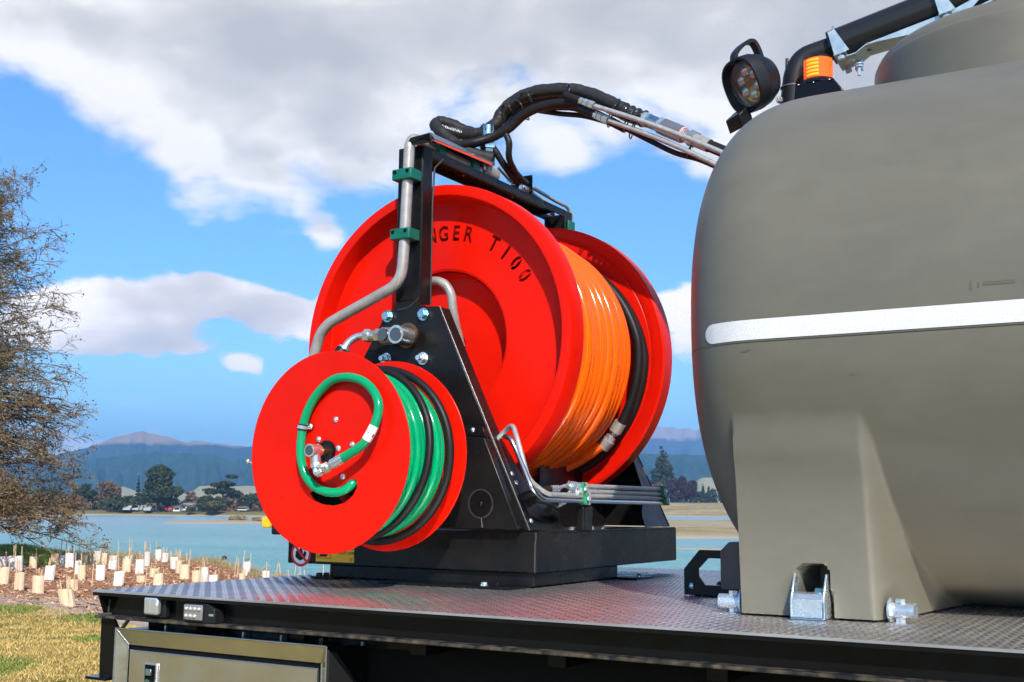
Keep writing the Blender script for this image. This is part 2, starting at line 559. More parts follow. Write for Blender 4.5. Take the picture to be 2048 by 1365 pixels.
def build_ground():
    ds = np.concatenate([np.linspace(-40, 10, 16), np.linspace(10.5, 58, 150), np.linspace(60, 130, 50), np.linspace(132, 380, 130), np.linspace(385, 700, 40), np.geomspace(720, 9000, 34)])
    us = np.concatenate([np.linspace(-6000, -600, 18), np.linspace(-500, 800, 190), np.linspace(830, 1230, 16), np.linspace(1240, 1480, 60), np.linspace(1550, 7000, 24)])
    V = []
    for d in ds:
        de = max(d, 10.)
        for u in us:
            l = (u - 1024) / FPX / math.cos(PITCH) * de
            if d < 10: l *= 1 + (10 - d) * .12
            p = HEAD * float(d) + RT0 * float(l)
            V.append((p.x, p.y, ground_h(float(d), float(l), p.x, p.y)))
    n, k = len(ds), len(us)
    i = np.arange(n - 1)[:, None] * k + np.arange(k - 1)[None, :]
    i = i.ravel()
    F = np.stack([i, i + 1, i + k + 1, i + k], 1)
    M = bpy.data.materials.new('ground cover'); M.use_nodes = True
    q = G(M.node_tree); bs = M.node_tree.nodes['Principled BSDF']
    geo = q.n('ShaderNodeNewGeometry').outputs['Position']
    d = q.v('DOT_PRODUCT', geo, tuple(HEAD)); l = q.v('DOT_PRODUCT', geo, tuple(RT0))
    nl = q.noise(geo, .55, 5, .6); nm = q.noise(geo, 3.2, 6, .65); nf = q.noise(geo, 22, 5, .7); nb = q.noise(geo, .035, 5, .6)
    lawn = q.ramp(q.m('ADD', q.m('MULTIPLY', nl, .7), q.m('MULTIPLY', nm, .35)), [(.34, (.085, .135, .020)), (.46, (.26, .22, .045)), (.60, (.47, .33, .10)), (.74, (.52, .40, .20))])
    lawn = q.mix(q.mapr(nf, .35, .75, 0, .55), lawn, (.12, .10, .04))
    mul = q.ramp(q.m('ADD', q.m('MULTIPLY', nm, .4), q.m('MULTIPLY', nf, .6)), [(.30, (.10, .045, .020)), (.46, (.36, .155, .065)), (.62, (.55, .30, .16)), (.8, (.66, .48, .34))])
    chip = q.ramp(nf, [(.3, (.34, .22, .15)), (.5, (.54, .40, .29)), (.75, (.66, .55, .44))])
    # the lawn ends where the mulch begins, with a band of pale chips between
    edge = q.m('ADD', q.m('ADD', d, q.m('MULTIPLY', l, .62)), q.m('MULTIPLY', nm, 2.2))
    edge = q.m('ADD', edge, q.m('MULTIPLY', nl, 2.0))
    col = q.mix(q.mapr(edge, 19.6, 20.6), lawn, chip)
    col = q.mix(q.mapr(edge, 22.6, 24.2), col, mul)
    hump = q.m('MULTIPLY', q.mapr(q.m('ADD', d, q.m('MULTIPLY', nm, 3)), 42, 43.5), q.mapr(l, -13.5, -17))
    col = q.mix(hump, col, q.mix(q.mapr(nm, .3, .7), (.11, .17, .03), (.30, .27, .09)))
    bank = q.mapr(q.m('ADD', d, q.m('MULTIPLY', nm, 4)), 46, 50)
    col = q.mix(q.m('MULTIPLY', bank, .7), col, (.33, .27, .13))
    farc = q.ramp(q.m('ADD', q.m('MULTIPLY', nb, .6), q.m('MULTIPLY', nl, .45)), [(.34, (.13, .14, .035)), (.5, (.32, .24, .10)), (.66, (.50, .37, .20))])
    col = q.mix(q.mapr(d, 60, 70), col, farc)
    lg = q.m('MULTIPLY', q.mapr(d, 265, 275), q.mapr(l, 20, -20))
    col = q.mix(lg, col, q.mix(q.mapr(nb, .3, .7), (.10, .11, .03), (.22, .18, .07)))
    zz = q.n('ShaderNodeSeparateXYZ'); q.put(zz.inputs[0], geo)
    wet = q.m('MULTIPLY', q.mapr(zz.outputs[2], WATER_Z + .45, WATER_Z + .1), q.mapr(d, 60, 80))
    col = q.mix(wet, col, (.44, .35, .25))
    q.put(bs.inputs['Base Color'], col)
    bs.inputs['Roughness'].default_value = .95; bs.inputs['Specular IOR Level'].default_value = .15
    bp = q.n('ShaderNodeBump'); bp.inputs['Strength'].default_value = 1; bp.inputs['Distance'].default_value = .06
    q.put(bp.inputs['Height'], q.m('ADD', nf, nm)); q.put(bs.inputs['Normal'], bp.outputs[0])
    o = fast_mesh('ground', V, F, M, 'structure')
    o.data.shade_smooth()


build_ground()

# water: pale turquoise estuary
M = bpy.data.materials.new('estuary water'); M.use_nodes = True
q = G(M.node_tree); bs = M.node_tree.nodes['Principled BSDF']
geo = q.n('ShaderNodeNewGeometry').outputs['Position']
d = q.v('DOT_PRODUCT', geo, tuple(HEAD))
st = q.n('ShaderNodeMapping'); q.put(st.inputs[0], geo); st.inputs[2].default_value = (0, 0, -YAW); st.inputs[3].default_value = (.35, 1, 1)
f = q.noise(st.outputs[0], .07, 6, .65)
col = q.mix(q.mapr(f, .3, .7), (.14, .35, .33), (.25, .46, .44))
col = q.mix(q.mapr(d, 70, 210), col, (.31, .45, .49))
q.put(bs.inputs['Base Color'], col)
bs.inputs['Roughness'].default_value = .30; bs.inputs['IOR'].default_value = 1.33; bs.inputs['Specular IOR Level'].default_value = .28
h1 = q.noise(st.outputs[0], 1.6, 4, .65); h2 = q.noise(st.outputs[0], .4, 3, .5)
bp = q.n('ShaderNodeBump'); bp.inputs['Strength'].default_value = 1; bp.inputs['Distance'].default_value = 1.4
q.put(bp.inputs['Height'], q.m('ADD', h1, q.m('MULTIPLY', h2, .7))); q.put(bs.inputs['Normal'], bp.outputs[0])
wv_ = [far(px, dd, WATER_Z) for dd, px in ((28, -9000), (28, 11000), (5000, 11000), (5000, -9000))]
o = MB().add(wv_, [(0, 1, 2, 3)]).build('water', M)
o['kind'] = 'structure'

# ---- hills
def hill_mat(name, lo, hi_, tan, thr):
    M = bpy.data.materials.new(name); M.use_nodes = True
    q = G(M.node_tree); bs = M.node_tree.nodes['Principled BSDF']
    geo = q.n('ShaderNodeNewGeometry').outputs['Position']
    n_ = q.noise(geo, .009, 6, .6); nf = q.noise(geo, .05, 5, .65)
    col = q.mix(q.mapr(nf, .3, .7), lo, hi_)
    zz = q.n('ShaderNodeSeparateXYZ'); q.put(zz.inputs[0], geo)
    t = q.m('ADD', zz.outputs[2], q.m('MULTIPLY', n_, thr[1]))
    col = q.mix(q.mapr(t, thr[0], thr[0] + thr[1] * .22), col, tan)
    q.put(bs.inputs['Base Color'], col); bs.inputs['Roughness'].default_value = 1; bs.inputs['Specular IOR Level'].default_value = 0
    return M


def hills(name, D, wid, tops, M, rough, seed, gully=.30, x0=-1800, x1=3900):
    us = np.arange(x0, x1, 7.); ts = np.linspace(-1, 1, 44)
    V = []
    tx = [t[0] for t in tops]; ty = [t[1] for t in tops]
    for t in ts:
        for u in us:
            hpx = float(np.interp(u, tx, [hzy(a) - b for a, b in tops]))
            p = far(float(u), D + wid * float(t))
            prof = max(0., 1 - abs(t)) ** 1.15
            ridge = noise.fractal(Vector((u * .011 + seed, t * 1.4, seed)), .9, 2.1, 5)
            ridge2 = 1 - abs(noise.fractal(Vector((u * .018 + seed * 2, t * .9, seed)), .8, 2., 4))
            H = hpx / 2370 * D * (prof ** (1 - .0) + prof * (1 - prof) * gully * 2.2 * (ridge2 - .75) * 2) * (1 + rough * ridge * .5)
            V.append((p.x, p.y, 1.48 * prof + H - 6 * (1 - prof)))
    k = len(us)
    i = (np.arange(len(ts) - 1)[:, None] * k + np.arange(k - 1)[None, :]).ravel()
    o = fast_mesh(name, V, np.stack([i, i + 1, i + k + 1, i + k], 1), M, 'structure')
    o.data.shade_smooth()


FOREST = hill_mat('forested hill', (.012, .030, .014), (.06, .095, .04), (.30, .22, .12), (9000, 10))
BALD = hill_mat('bald topped range', (.02, .035, .02), (.06, .07, .04), (.34, .24, .15), (158, 40))
PAST = hill_mat('dry pasture hill', (.30, .27, .13), (.42, .36, .20), (.40, .34, .2), (9000, 10))
ALP = hill_mat('bare alpine range', (.05, .06, .05), (.10, .10, .09), (.42, .32, .26), (262, 70))
hills('mountain_range', 3000, 700, [(-1800, 900), (-300, 930), (60, 925), (190, 892), (235, 874), (290, 862), (325, 864), (365, 878), (430, 884), (500, 892), (620, 885), (800, 905), (1100, 930), (3900, 900)], BALD, .05, 3.3, .4)
hills('forested_hills', 2100, 480, [(-1800, 930), (0, 945), (150, 930), (210, 915), (250, 908), (336, 901), (400, 908), (502, 917), (600, 925), (900, 925), (1150, 918), (1300, 906), (1400, 909), (1600, 900), (3900, 925)], FOREST, .06, 8.1, .8)
hills('pasture_hills', 1300, 200, [(-1800, 998), (0, 996), (200, 992), (245, 974), (262, 972), (290, 982), (350, 986), (395, 984), (412, 972), (440, 970), (470, 972), (505, 970), (600, 980), (900, 990), (1250, 996), (1350, 992), (1376, 970), (1401, 955), (1500, 950), (3900, 990)], PAST, .10, 5.7, .2)
hills('alpine_range', 4300, 900, [(-1800, 960), (700, 950), (1150, 900), (1260, 862), (1326, 846), (1343, 843), (1365, 851), (1383, 853), (1500, 840), (1700, 860), (3900, 930)], ALP, .16, 12.9, .5)

# ---- distance haze: one closed box of even, thin air round everything
hb = MB()
cs = [far(-7500, -60), far(9500, -60), far(9500, 5600), far(-7500, 5600)]
hw = 4200.
c0 = [HEAD * a + RT0 * b for a, b in ((-80, -hw), (-80, hw), (5800, hw), (5800, -hw))]
hb.add([(p.x, p.y, -10) for p in c0] + [(p.x, p.y, 330) for p in c0], [(3, 2, 1, 0), (4, 5, 6, 7), (0, 1, 5, 4), (1, 2, 6, 5), (2, 3, 7, 6), (3, 0, 4, 7)])
HM = bpy.data.materials.new('thin haze'); HM.use_nodes = True
HM.node_tree.nodes.clear()
pv = HM.node_tree.nodes.new('ShaderNodeVolumePrincipled')
pv.inputs['Color'].default_value = (.22, .54, 1.0, 1)
pv.inputs['Density'].default_value = .00028
pv.inputs['Anisotropy'].default_value = .0
ho = HM.node_tree.nodes.new('ShaderNodeOutputMaterial')
HM.node_tree.links.new(pv.outputs[0], ho.inputs['Volume'])
HAZE = hb.build('haze', HM)
HAZE['kind'] = 'stuff'
tag(HAZE, 'thin blue air haze between the estuary and the far hills')


# ---- far trees
def leaf_mat(name, c1, c2):
    M = bpy.data.materials.new(name); M.use_nodes = True
    q = G(M.node_tree); bs = M.node_tree.nodes['Principled BSDF']
    geo = q.n('ShaderNodeNewGeometry')
    rn = geo.outputs['Random Per Island']
    q.put(bs.inputs['Base Color'], q.mix(rn, c1, c2))
    bs.inputs['Roughness'].default_value = .8; bs.inputs['Specular IOR Level'].default_value = .15
    return M


LV = {'dark': leaf_mat('dark evergreen leaves', (.020, .032, .012), (.065, .075, .028)),
      'olive': leaf_mat('olive shrub leaves', (.05, .055, .015), (.13, .11, .035)),
      'rust': leaf_mat('rust brown twigs', (.10, .06, .030), (.22, .13, .07)),
      'grey': leaf_mat('grey brown twigs', (.10, .075, .05), (.24, .18, .12)),
      'plum': leaf_mat('dark plum leaves', (.035, .014, .012), (.085, .035, .028))}
BARK = mat('brown bark', (.10, .07, .045), .9, spec=.1, var=.5, vscale=3)


def leaf_cloud(blobs, n, size, seed):
    """blobs: (x,y,z,rx,ry,rz); small triangles near the surfaces of the blobs"""
    r = np.random.default_rng(seed)
    B = np.array(blobs, float)
    wt = (B[:, 3] * B[:, 4] * B[:, 5]) ** (2 / 3); wt /= wt.sum()
    k = r.choice(len(B), n, p=wt)
    dv = r.normal(size=(n, 3)); dv /= np.linalg.norm(dv, axis=1)[:, None]
    rad = r.uniform(.55, 1.0, n) ** .5 * (1 + .10 * r.normal(size=n))
    c = B[k, :3] + dv * B[k, 3:] * rad[:, None]
    a = r.normal(size=(n, 3)); a /= np.linalg.norm(a, axis=1)[:, None]
    b = np.cross(a, r.normal(size=(n, 3))); b /= np.linalg.norm(b, axis=1)[:, None]
    s_ = size * r.uniform(.5, 1.3, n)[:, None]
    V = np.stack([c + a * s_, c - a * s_ * .5 + b * s_ * .8, c - a * s_ * .5 - b * s_ * .8], 1).reshape(-1, 3)
    return V, np.arange(3 * n).reshape(-1, 3)


TREEID = [0]


def far_tree(px, top, w, base, D, kind, label, style='round', n=1500, name='tree', group='trees on the far shore'):
    TREEID[0] += 1
    sd = TREEID[0] * 17
    r = random.Random(sd)
    m_ = D / 2370.
    p = far(px, D)
    zb = 1.48 - (base - hzy(px)) * m_
    h = (base - top) * m_; R_ = w * m_ / 2 * (1.2 if style in ('round', 'low', 'layers') else 1)
    n = int(n * 1.5)
    t = thing(name, label, 'tree', (p.x, p.y, zb), group)
    B = []
    if style == 'cone':
        for i in range(16):
            f = i / 15
            rr = R_ * (1 - f) ** .7 * .62
            for j in range(3 if f < .8 else 1):
                a = r.uniform(0, 2 * PI); e = R_ * (1 - f) ** .8 * .5
                B.append((p.x + e * math.cos(a), p.y + e * math.sin(a), zb + h * (.16 + .80 * f), rr + .02 * R_, rr + .02 * R_, h * .07))
    elif style == 'slim':
        for i in range(10):
            f = i / 9
            B.append((p.x, p.y, zb + h * (.1 + .88 * f), R_ * (1.05 - f), R_ * (1.05 - f), h * .035))
    elif style == 'layers':
        for i in range(12):
            a = r.uniform(0, 2 * PI); f = r.uniform(.45, .98); e = R_ * r.uniform(.1, .75)
            B.append((p.x + e * math.cos(a), p.y + e * math.sin(a), zb + h * f, R_ * .33, R_ * .33, h * .05))
    elif style == 'low':
        for i in range(9):
            a = r.uniform(0, 2 * PI); e = R_ * r.uniform(0, .65)
            B.append((p.x + e * math.cos(a), p.y + e * math.sin(a), zb + h * r.uniform(.25, .7), R_ * .4, R_ * .4, h * .3))
    else:
        for i in range(14):
            a = r.uniform(0, 2 * PI); f = r.uniform(.22, .86); e = R_ * r.uniform(.1, .68) * (1.15 - .55 * f)
            s_ = r.uniform(.24, .42)
            B.append((p.x + e * math.cos(a), p.y + e * math.sin(a), zb + h * f, R_ * s_, R_ * s_, h * s_ * .38))
        B.append((p.x, p.y, zb + h * .88, R_ * .28, R_ * .28, h * .11))
        B.append((p.x, p.y, zb + h * .5, R_ * .45, R_ * .45, h * .3))
    V, F = leaf_cloud(B, n, .40 * D / 285 * (.8 if style in ('layers', 'slim') else 1), sd)
    if style not in ('low',):
        tb = MB()
        tb.tube([(p.x, p.y, zb - .3), (p.x + .1, p.y, zb + h * .4), (p.x, p.y, zb + h * .8)], [h * .03, h * .022, h * .008], 6)
        for i in range(9):
            b_ = r.choice(B); f = r.uniform(.2, .6)
            tb.tube([(p.x, p.y, zb + h * f), ((p.x + b_[0]) / 2, (p.y + b_[1]) / 2, (zb + h * f + b_[2]) / 2 + h * .02), b_[:3]], [h * .010, h * .007, h * .003], 5)
        tb.build('trunk', BARK, t)
    fast_mesh('crown', V, F, LV[kind], parent=t)
    return t


FT = [
    (-60, 975, 120, 1023, 292, 'dark', 'dark low woodland tree at the left edge behind the bare tree', 'low', 1500),
    (30, 968, 110, 1023, 295, 'dark', 'dark bushy tree on the far shore seen through the bare tree, leftmost', 'round', 1700),
    (110, 975, 90, 1023, 290, 'dark', 'dark bushy tree on the far shore just right of the bare tree trunk side', 'round', 1500),
    (168, 985, 70, 1023, 286, 'rust', 'low rusty brown tree behind the tips of the bare tree branches', 'low', 1100),
    (190, 967, 58, 1023, 296, 'dark', 'dark green tree with a ragged top, left neighbour of the round russet tree', 'round', 1500),
    (234, 961, 56, 1023, 292, 'rust', 'round topped russet brown tree left of the slim pine on the far shore', 'round', 1300),
    (254, 991, 50, 1023, 284, 'dark', 'low dark shrub tree in front of the round russet tree', 'low', 1000),
    (276, 992, 34, 1023, 284, 'dark', 'small dark shrub tree between russet tree and the big evergreen', 'low', 900),
    (292, 953, 15, 1023, 300, 'dark', 'slim narrow pine standing left of the big evergreen', 'slim', 420),
    (333, 930, 98, 1024, 283, 'dark', 'tallest bulky dark evergreen on the far left shore', 'round', 5200),
    (398, 983, 34, 1022, 300, 'grey', 'small grey brown tree behind the low white building', 'round', 600),
    (458, 947, 66, 1020, 296, 'dark', 'open layered pine with a flat crown near the small reel', 'layers', 1500),
    (430, 990, 56, 1022, 285, 'dark', 'low dark tree left below the flat crowned pine', 'low', 1200),
    (441, 1002, 54, 1024, 279, 'olive', 'olive green rounded shrub on the shore below the flat crowned pine', 'low', 1100),
    (395, 1014, 18, 1024, 279, 'dark', 'very small dark bush on the shore beside the low white building', 'low', 300),
    (484, 980, 46, 1021, 298, 'grey', 'grey brown bare tree right of the flat crowned pine', 'round', 700),
    (508, 985, 36, 1022, 290, 'dark', 'dark tree half hidden behind the small red reel edge', 'low', 700),
    (560, 980, 90, 1022, 292, 'dark', 'dark tree hidden behind the small red reel', 'low', 700),
    (1322, 892, 66, 1006, 480, 'dark', 'tall conical dark pine between the big reel and the tank', 'cone', 3200),
    (1312, 966, 40, 1006, 474, 'rust', 'reddish bare tree at the foot of the conical pine', 'round', 500),
    (1342, 958, 36, 1007, 470, 'plum', 'dark plum coloured tree, left one right of the conical pine', 'round', 1300),
    (1363, 952, 34, 1007, 470, 'plum', 'dark plum coloured tree, tallest middle one of the plum clump', 'round', 1300),
    (1382, 961, 26, 1007, 468, 'plum', 'dark plum coloured tree, right one of the plum clump', 'round', 900),
    (1402, 969, 11, 1006, 480, 'dark', 'narrow dark cypress right of the plum coloured trees', 'slim', 380),
    (1413, 973, 13, 1006, 480, 'dark', 'narrow dark cypress touching the tank outline', 'slim', 380),
]
for f_ in FT:
    far_tree(f_[0], f_[1], f_[2], f_[3], f_[4], f_[5], f_[6], f_[7], f_[8])

# low woodland that closes the view under the far trees, too mixed to count
def woodland(name, px0, px1, D, base, hh, n, kind, label, seed):
    r = np.random.default_rng(seed); B = []
    for k in range(int((px1 - px0) / 9)):
        px = px0 + k * 9 + r.uniform(-4, 4); m_ = D / 2370; p = far(px, D + r.uniform(0, 14))
        h_ = hh * m_ * r.uniform(.45, 1.15); zb = 1.48 - (base - hzy(px)) * m_
        B.append((p.x, p.y, zb + h_ * .5, 8.5 * m_, 8.5 * m_, h_ * .62))
    V, F = leaf_cloud(B, n, .42 * D / 285, seed)
    tag(fast_mesh(name, V, F, LV[kind], 'stuff'), label, 'woodland')
woodland('shore_woodland', -300, 660, 300, 1023, 30, 13000, 'dark', 'low mixed dark woodland along the far left shore', 3)
woodland('shore_scrub', -300, 660, 291, 1024, 13, 6000, 'rust', 'brown scrub at the foot of the far left woodland', 4)
woodland('right_woodland', 1150, 1520, 520, 1006, 24, 4500, 'dark', 'low dark woodland far behind the dry field on the right', 5)

# ---- far white building, cars
CARW = mat('white car paint', (.38, .38, .38), .4)
CARR = mat('red car paint', (.55, .03, .03), .3)
GLASSD = mat('dark window glass', (.02, .025, .03), .08, spec=.8)
WALLW = mat('white painted wall', (.70, .69, .66), .7)
ROOFB = mat('pale brown roof', (.33, .24, .20), .6)


def far_building(px0, px1, ytop, ybase, D, label):
    m_ = D / 2370
    a = far(px0, D); b = far(px1, D)
    zb = 1.48 - (ybase - hzy(px0)) * m_; h = (ybase - ytop) * m_
    t = thing('low_house', label, 'house', ((a.x + b.x) / 2, (a.y + b.y) / 2, zb), None)
    ux = (b - a) / 2; uy = HEAD * 3.2; c = (a + b) / 2
    mb = MB(); mb.obox((c.x, c.y, zb + h * .33), ux, uy, (0, 0, h * .36)); mb.build('wall', WALLW, t)
    mb = MB(); e = ux * 1.04; y_ = HEAD * 3.7
    p = [c - e - y_, c + e - y_, c + e + y_, c - e + y_]
    mb.add([(q.x, q.y, zb + h * .69) for q in p] + [((c - e * .9).x, (c - e * .9).y, zb + h), ((c + e * .9).x, (c + e * .9).y, zb + h)], [(0, 1, 5, 4), (1, 2, 5), (2, 3, 4, 5), (3, 0, 4), (3, 2, 1, 0)])
    mb.build('roof', ROOFB, t)
    nwin = max(2, int(ux.length * 2 / 3))
    for i in range(nwin):
        q = a + (b - a) * ((i + .5) / nwin) - HEAD * 3.22
        MB().obox((q.x, q.y, zb + h * .36), RT0 * .55, HEAD * .03, (0, 0, h * .13)).build('window', GLASSD, t)


far_building(361, 382, 1010, 1022, 287, 'low white house between the big evergreen and the shore bush')
far_building(383, 406, 1006, 1020, 290, 'longer white house with a pale brown roof behind the shore bush')
far_building(494, 512, 1012, 1020, 290, 'small white shed roof on the far shore beside the small reel')


def far_car(px, D, base, paint, label, face=0.):
    m_ = D / 2370; p = far(px, D); zb = 1.48 - (base - hzy(px)) * m_
    t = thing('parked_car', label, 'car', (p.x, p.y, zb), 'cars parked on the far shore')
    u = (RT0 * math.cos(face) + HEAD * math.sin(face)); v = Vector((-u.y, u.x, 0))
    def P(a, b, c_): return p + u * a + v * b + Vector((0, 0, zb + c_))
    prof = [(-2.1, .35), (-2.1, .8), (-1.7, .95), (-1.2, 1.0), (-.75, 1.45), (.8, 1.45), (1.45, .95), (2.1, .85), (2.15, .35)]
    mb = MB(); n = len(prof)
    mb.add([P(a, -.85, c_) for a, c_ in prof] + [P(a, .85, c_) for a, c_ in prof], [tuple(range(n)), tuple(range(2 * n - 1, n - 1, -1))] + [(k, n + k, n + (k + 1) % n, (k + 1) % n) for k in range(n)])
    mb.build('body', paint, t, bevel=.06)
    for s_ in (-1, 1):
        MB().add([P(a, s_ * .87, c_) for a, c_ in ((-1.05, 1.02), (-.68, 1.38), (.72, 1.38), (1.2, 1.02))], [(0, 1, 2, 3)]).build('window', GLASSD, t)
        for a in (-1.3, 1.3):
            mb = MB(); c_ = P(a, s_ * .80, .33); mb.cyl(c_, c_ + v * s_ * .12, .33, 14); mb.build('wheel', RUBBER, t)


for i, (px, b_, pt, lb) in enumerate([(276, 1023, CARW, 'white car, leftmost of the parked cars left of the big evergreen'), (289, 1023, CARW, 'white car second from the left under the slim pine'),
                                      (301, 1023, CARW, 'white car at the left foot of the big evergreen'), (316, 1024, CARW, 'white car in front of the trunk of the big evergreen'),
                                      (355, 1023, CARR, 'red car at the right foot of the big evergreen')]):
    far_car(px, 283 + (i % 3) * 2, b_, pt, lb, PI / 2 + .2 * (i % 3))

# ---- bleached driftwood and scrub on the sand bar
DRY = leaf_mat('dry scrub', (.22, .16, .10), (.42, .32, .22))
def scrub(px, D, wpx, hpx, label, name='scrub', mt=DRY, n=500, size=.06, group=None, zoff=None):
    m_ = D / 2370; p = far(px, D); l = p.dot(RT0)
    zb = ground_h(D, l, p.x, p.y) if zoff is None else zoff
    B = [(p.x + RT0.x * wpx * m_ * k, p.y + RT0.y * wpx * m_ * k, zb + hpx * m_ * .4, wpx * m_ * .22, wpx * m_ * .3, hpx * m_ * .5) for k in (-.3, 0, .3)]
    V, F = leaf_cloud(B, n, size, int(px) + 5)
    o = fast_mesh(name, V, F, mt)
    tag(o, label, 'bush', group)
scrub(490, 192, 34, 9, 'low grey brown scrub on the sand bar left of the small reel', n=900, size=.22)
scrub(527, 190, 16, 8, 'pale clump of scrub at the right end of the sand bar', n=500, size=.2)


# ---- tree guards with stakes on the planted bank
GUARD_W = mat('white corflute guard', (.84, .76, .68), .6, var=.12, vscale=9)
GUARD_T = mat('tan cardboard guard', (.80, .56, .36), .75, var=.15, vscale=7)
GUARD_G = mat('weathered grey white guard', (.72, .66, .58), .65, var=.3, vscale=7)
STAKE = mat('bamboo stake', (.66, .46, .26), .7, var=.25, vscale=20)
TUFT = leaf_mat('dry seedling leaves', (.22, .17, .07), (.46, .36, .20))
TUFTG = leaf_mat('green seedling leaves', (.08, .12, .03), (.25, .26, .08))
GL = [(105, 195, 280, 60, 't', 'wide tan guard with a peaked top, front row, leftmost'), (190, 215, 308, 55, 't', 'tan guard front row, second from the left'),
      (290, 240, 330, 60, 't', 'tan guard front row nearest the lawn, left of the dark hollow'), (470, 260, 320, 60, 't', 'tan guard standing behind the tipped over one'),
      (455, 310, 398, 82, 'o', 'tan guard tipped over beside the deck corner'), (342, 188, 262, 58, 'w', 'white guard standing alone above the dark hollow'),
      (92, 137, 205, 50, 'w', 'white guard, left one of the three close together at left'), (137, 137, 205, 40, 'w', 'white guard, middle one of the three close together at left'),
      (182, 137, 220, 45, 'g', 'greyish guard, right one of the three close together at left'), (255, 133, 192, 42, 't', 'small tan guard with one stake below the grassy hump'),
      (372, 118, 180, 38, 't', 'tan guard with two tall stakes beneath the branch tips'), (403, 125, 180, 30, 'w', 'narrow white guard touching the tan one beneath the branch tips'),
      (447, 132, 205, 50, 'w', 'wide white guard right of the narrow white one'), (492, 163, 232, 38, 'w', 'white guard half behind a tan one, left of centre'),
      (514, 180, 258, 42, 't', 'tan guard in front of the half hidden white one'), (522, 130, 178, 34, 't', 'small tan guard in the back row with two stakes'),
      (588, 110, 178, 42, 'g', 'grey guard with four leaning stakes at the water edge'), (627, 127, 182, 32, 't', 'narrow tan guard right of the grey one with stakes'),
      (676, 118, 170, 50, 'g', 'wide grey guard with a dry seedling, back row'), (670, 163, 205, 45, 'w', 'short white guard in front of the wide grey one'),
      (610, 185, 263, 52, 'w', 'clean white guard in the middle of the mulch'), (706, 218, 292, 58, 'w', 'clean white guard nearest the deck edge, left of centre'),
      (745, 150, 220, 48, 't', 'tan guard in front of a white one with a tall stake'), (756, 123, 165, 40, 'w', 'white guard behind a tan one under the tallest stake'),
      (815, 165, 238, 50, 'w', 'clean white guard above a short tan one'), (853, 115, 188, 35, 'g', 'narrow greyish guard with dry seedlings, right of centre'),
      (911, 102, 165, 36, 'w', 'highest white guard, against the water'), (945, 135, 182, 38, 'g', 'small grey guard right of the highest one'),
      (1003, 142, 205, 55, 'w', 'white guard leaning behind two tan ones'), (1052, 180, 252, 56, 't', 'wide tan guard with a tall stake, right of the leaning white one'),
      (1022, 160, 225, 38, 't', 'tan guard leaning between a white and a wide tan one'), (915, 228, 290, 58, 't', 'tan guard leaning at the deck edge'),
      (893, 196, 240, 52, 't', 'tan guard behind the leaning one at the deck edge'), (825, 238, 272, 48, 't', 'short tan guard below a clean white one'),
      (1158, 195, 275, 42, 'g', 'greyish white guard right behind a tan one, right half'), (1115, 213, 272, 48, 't', 'tan guard touching the greyish white one, right half'),
      (1203, 237, 278, 50, 'w', 'short white guard cut by the deck edge'), (1375, 170, 240, 46, 'w', 'tall white guard near the swimmer side of the bank'),
      (1354, 228, 268, 35, 't', 'small tan guard at the foot of the tall white one'), (1482, 203, 268, 42, 'w', 'rightmost clean white guard left of the small reel'),
      (1645, 232, 262, 42, 't', 'tan guard below the small reel, first from the left'), (1788, 220, 268, 34, 't', 'tan guard under the yellow warning label'), (8, 160, 222, 36, 't', 'tan guard cut by the left picture edge')]
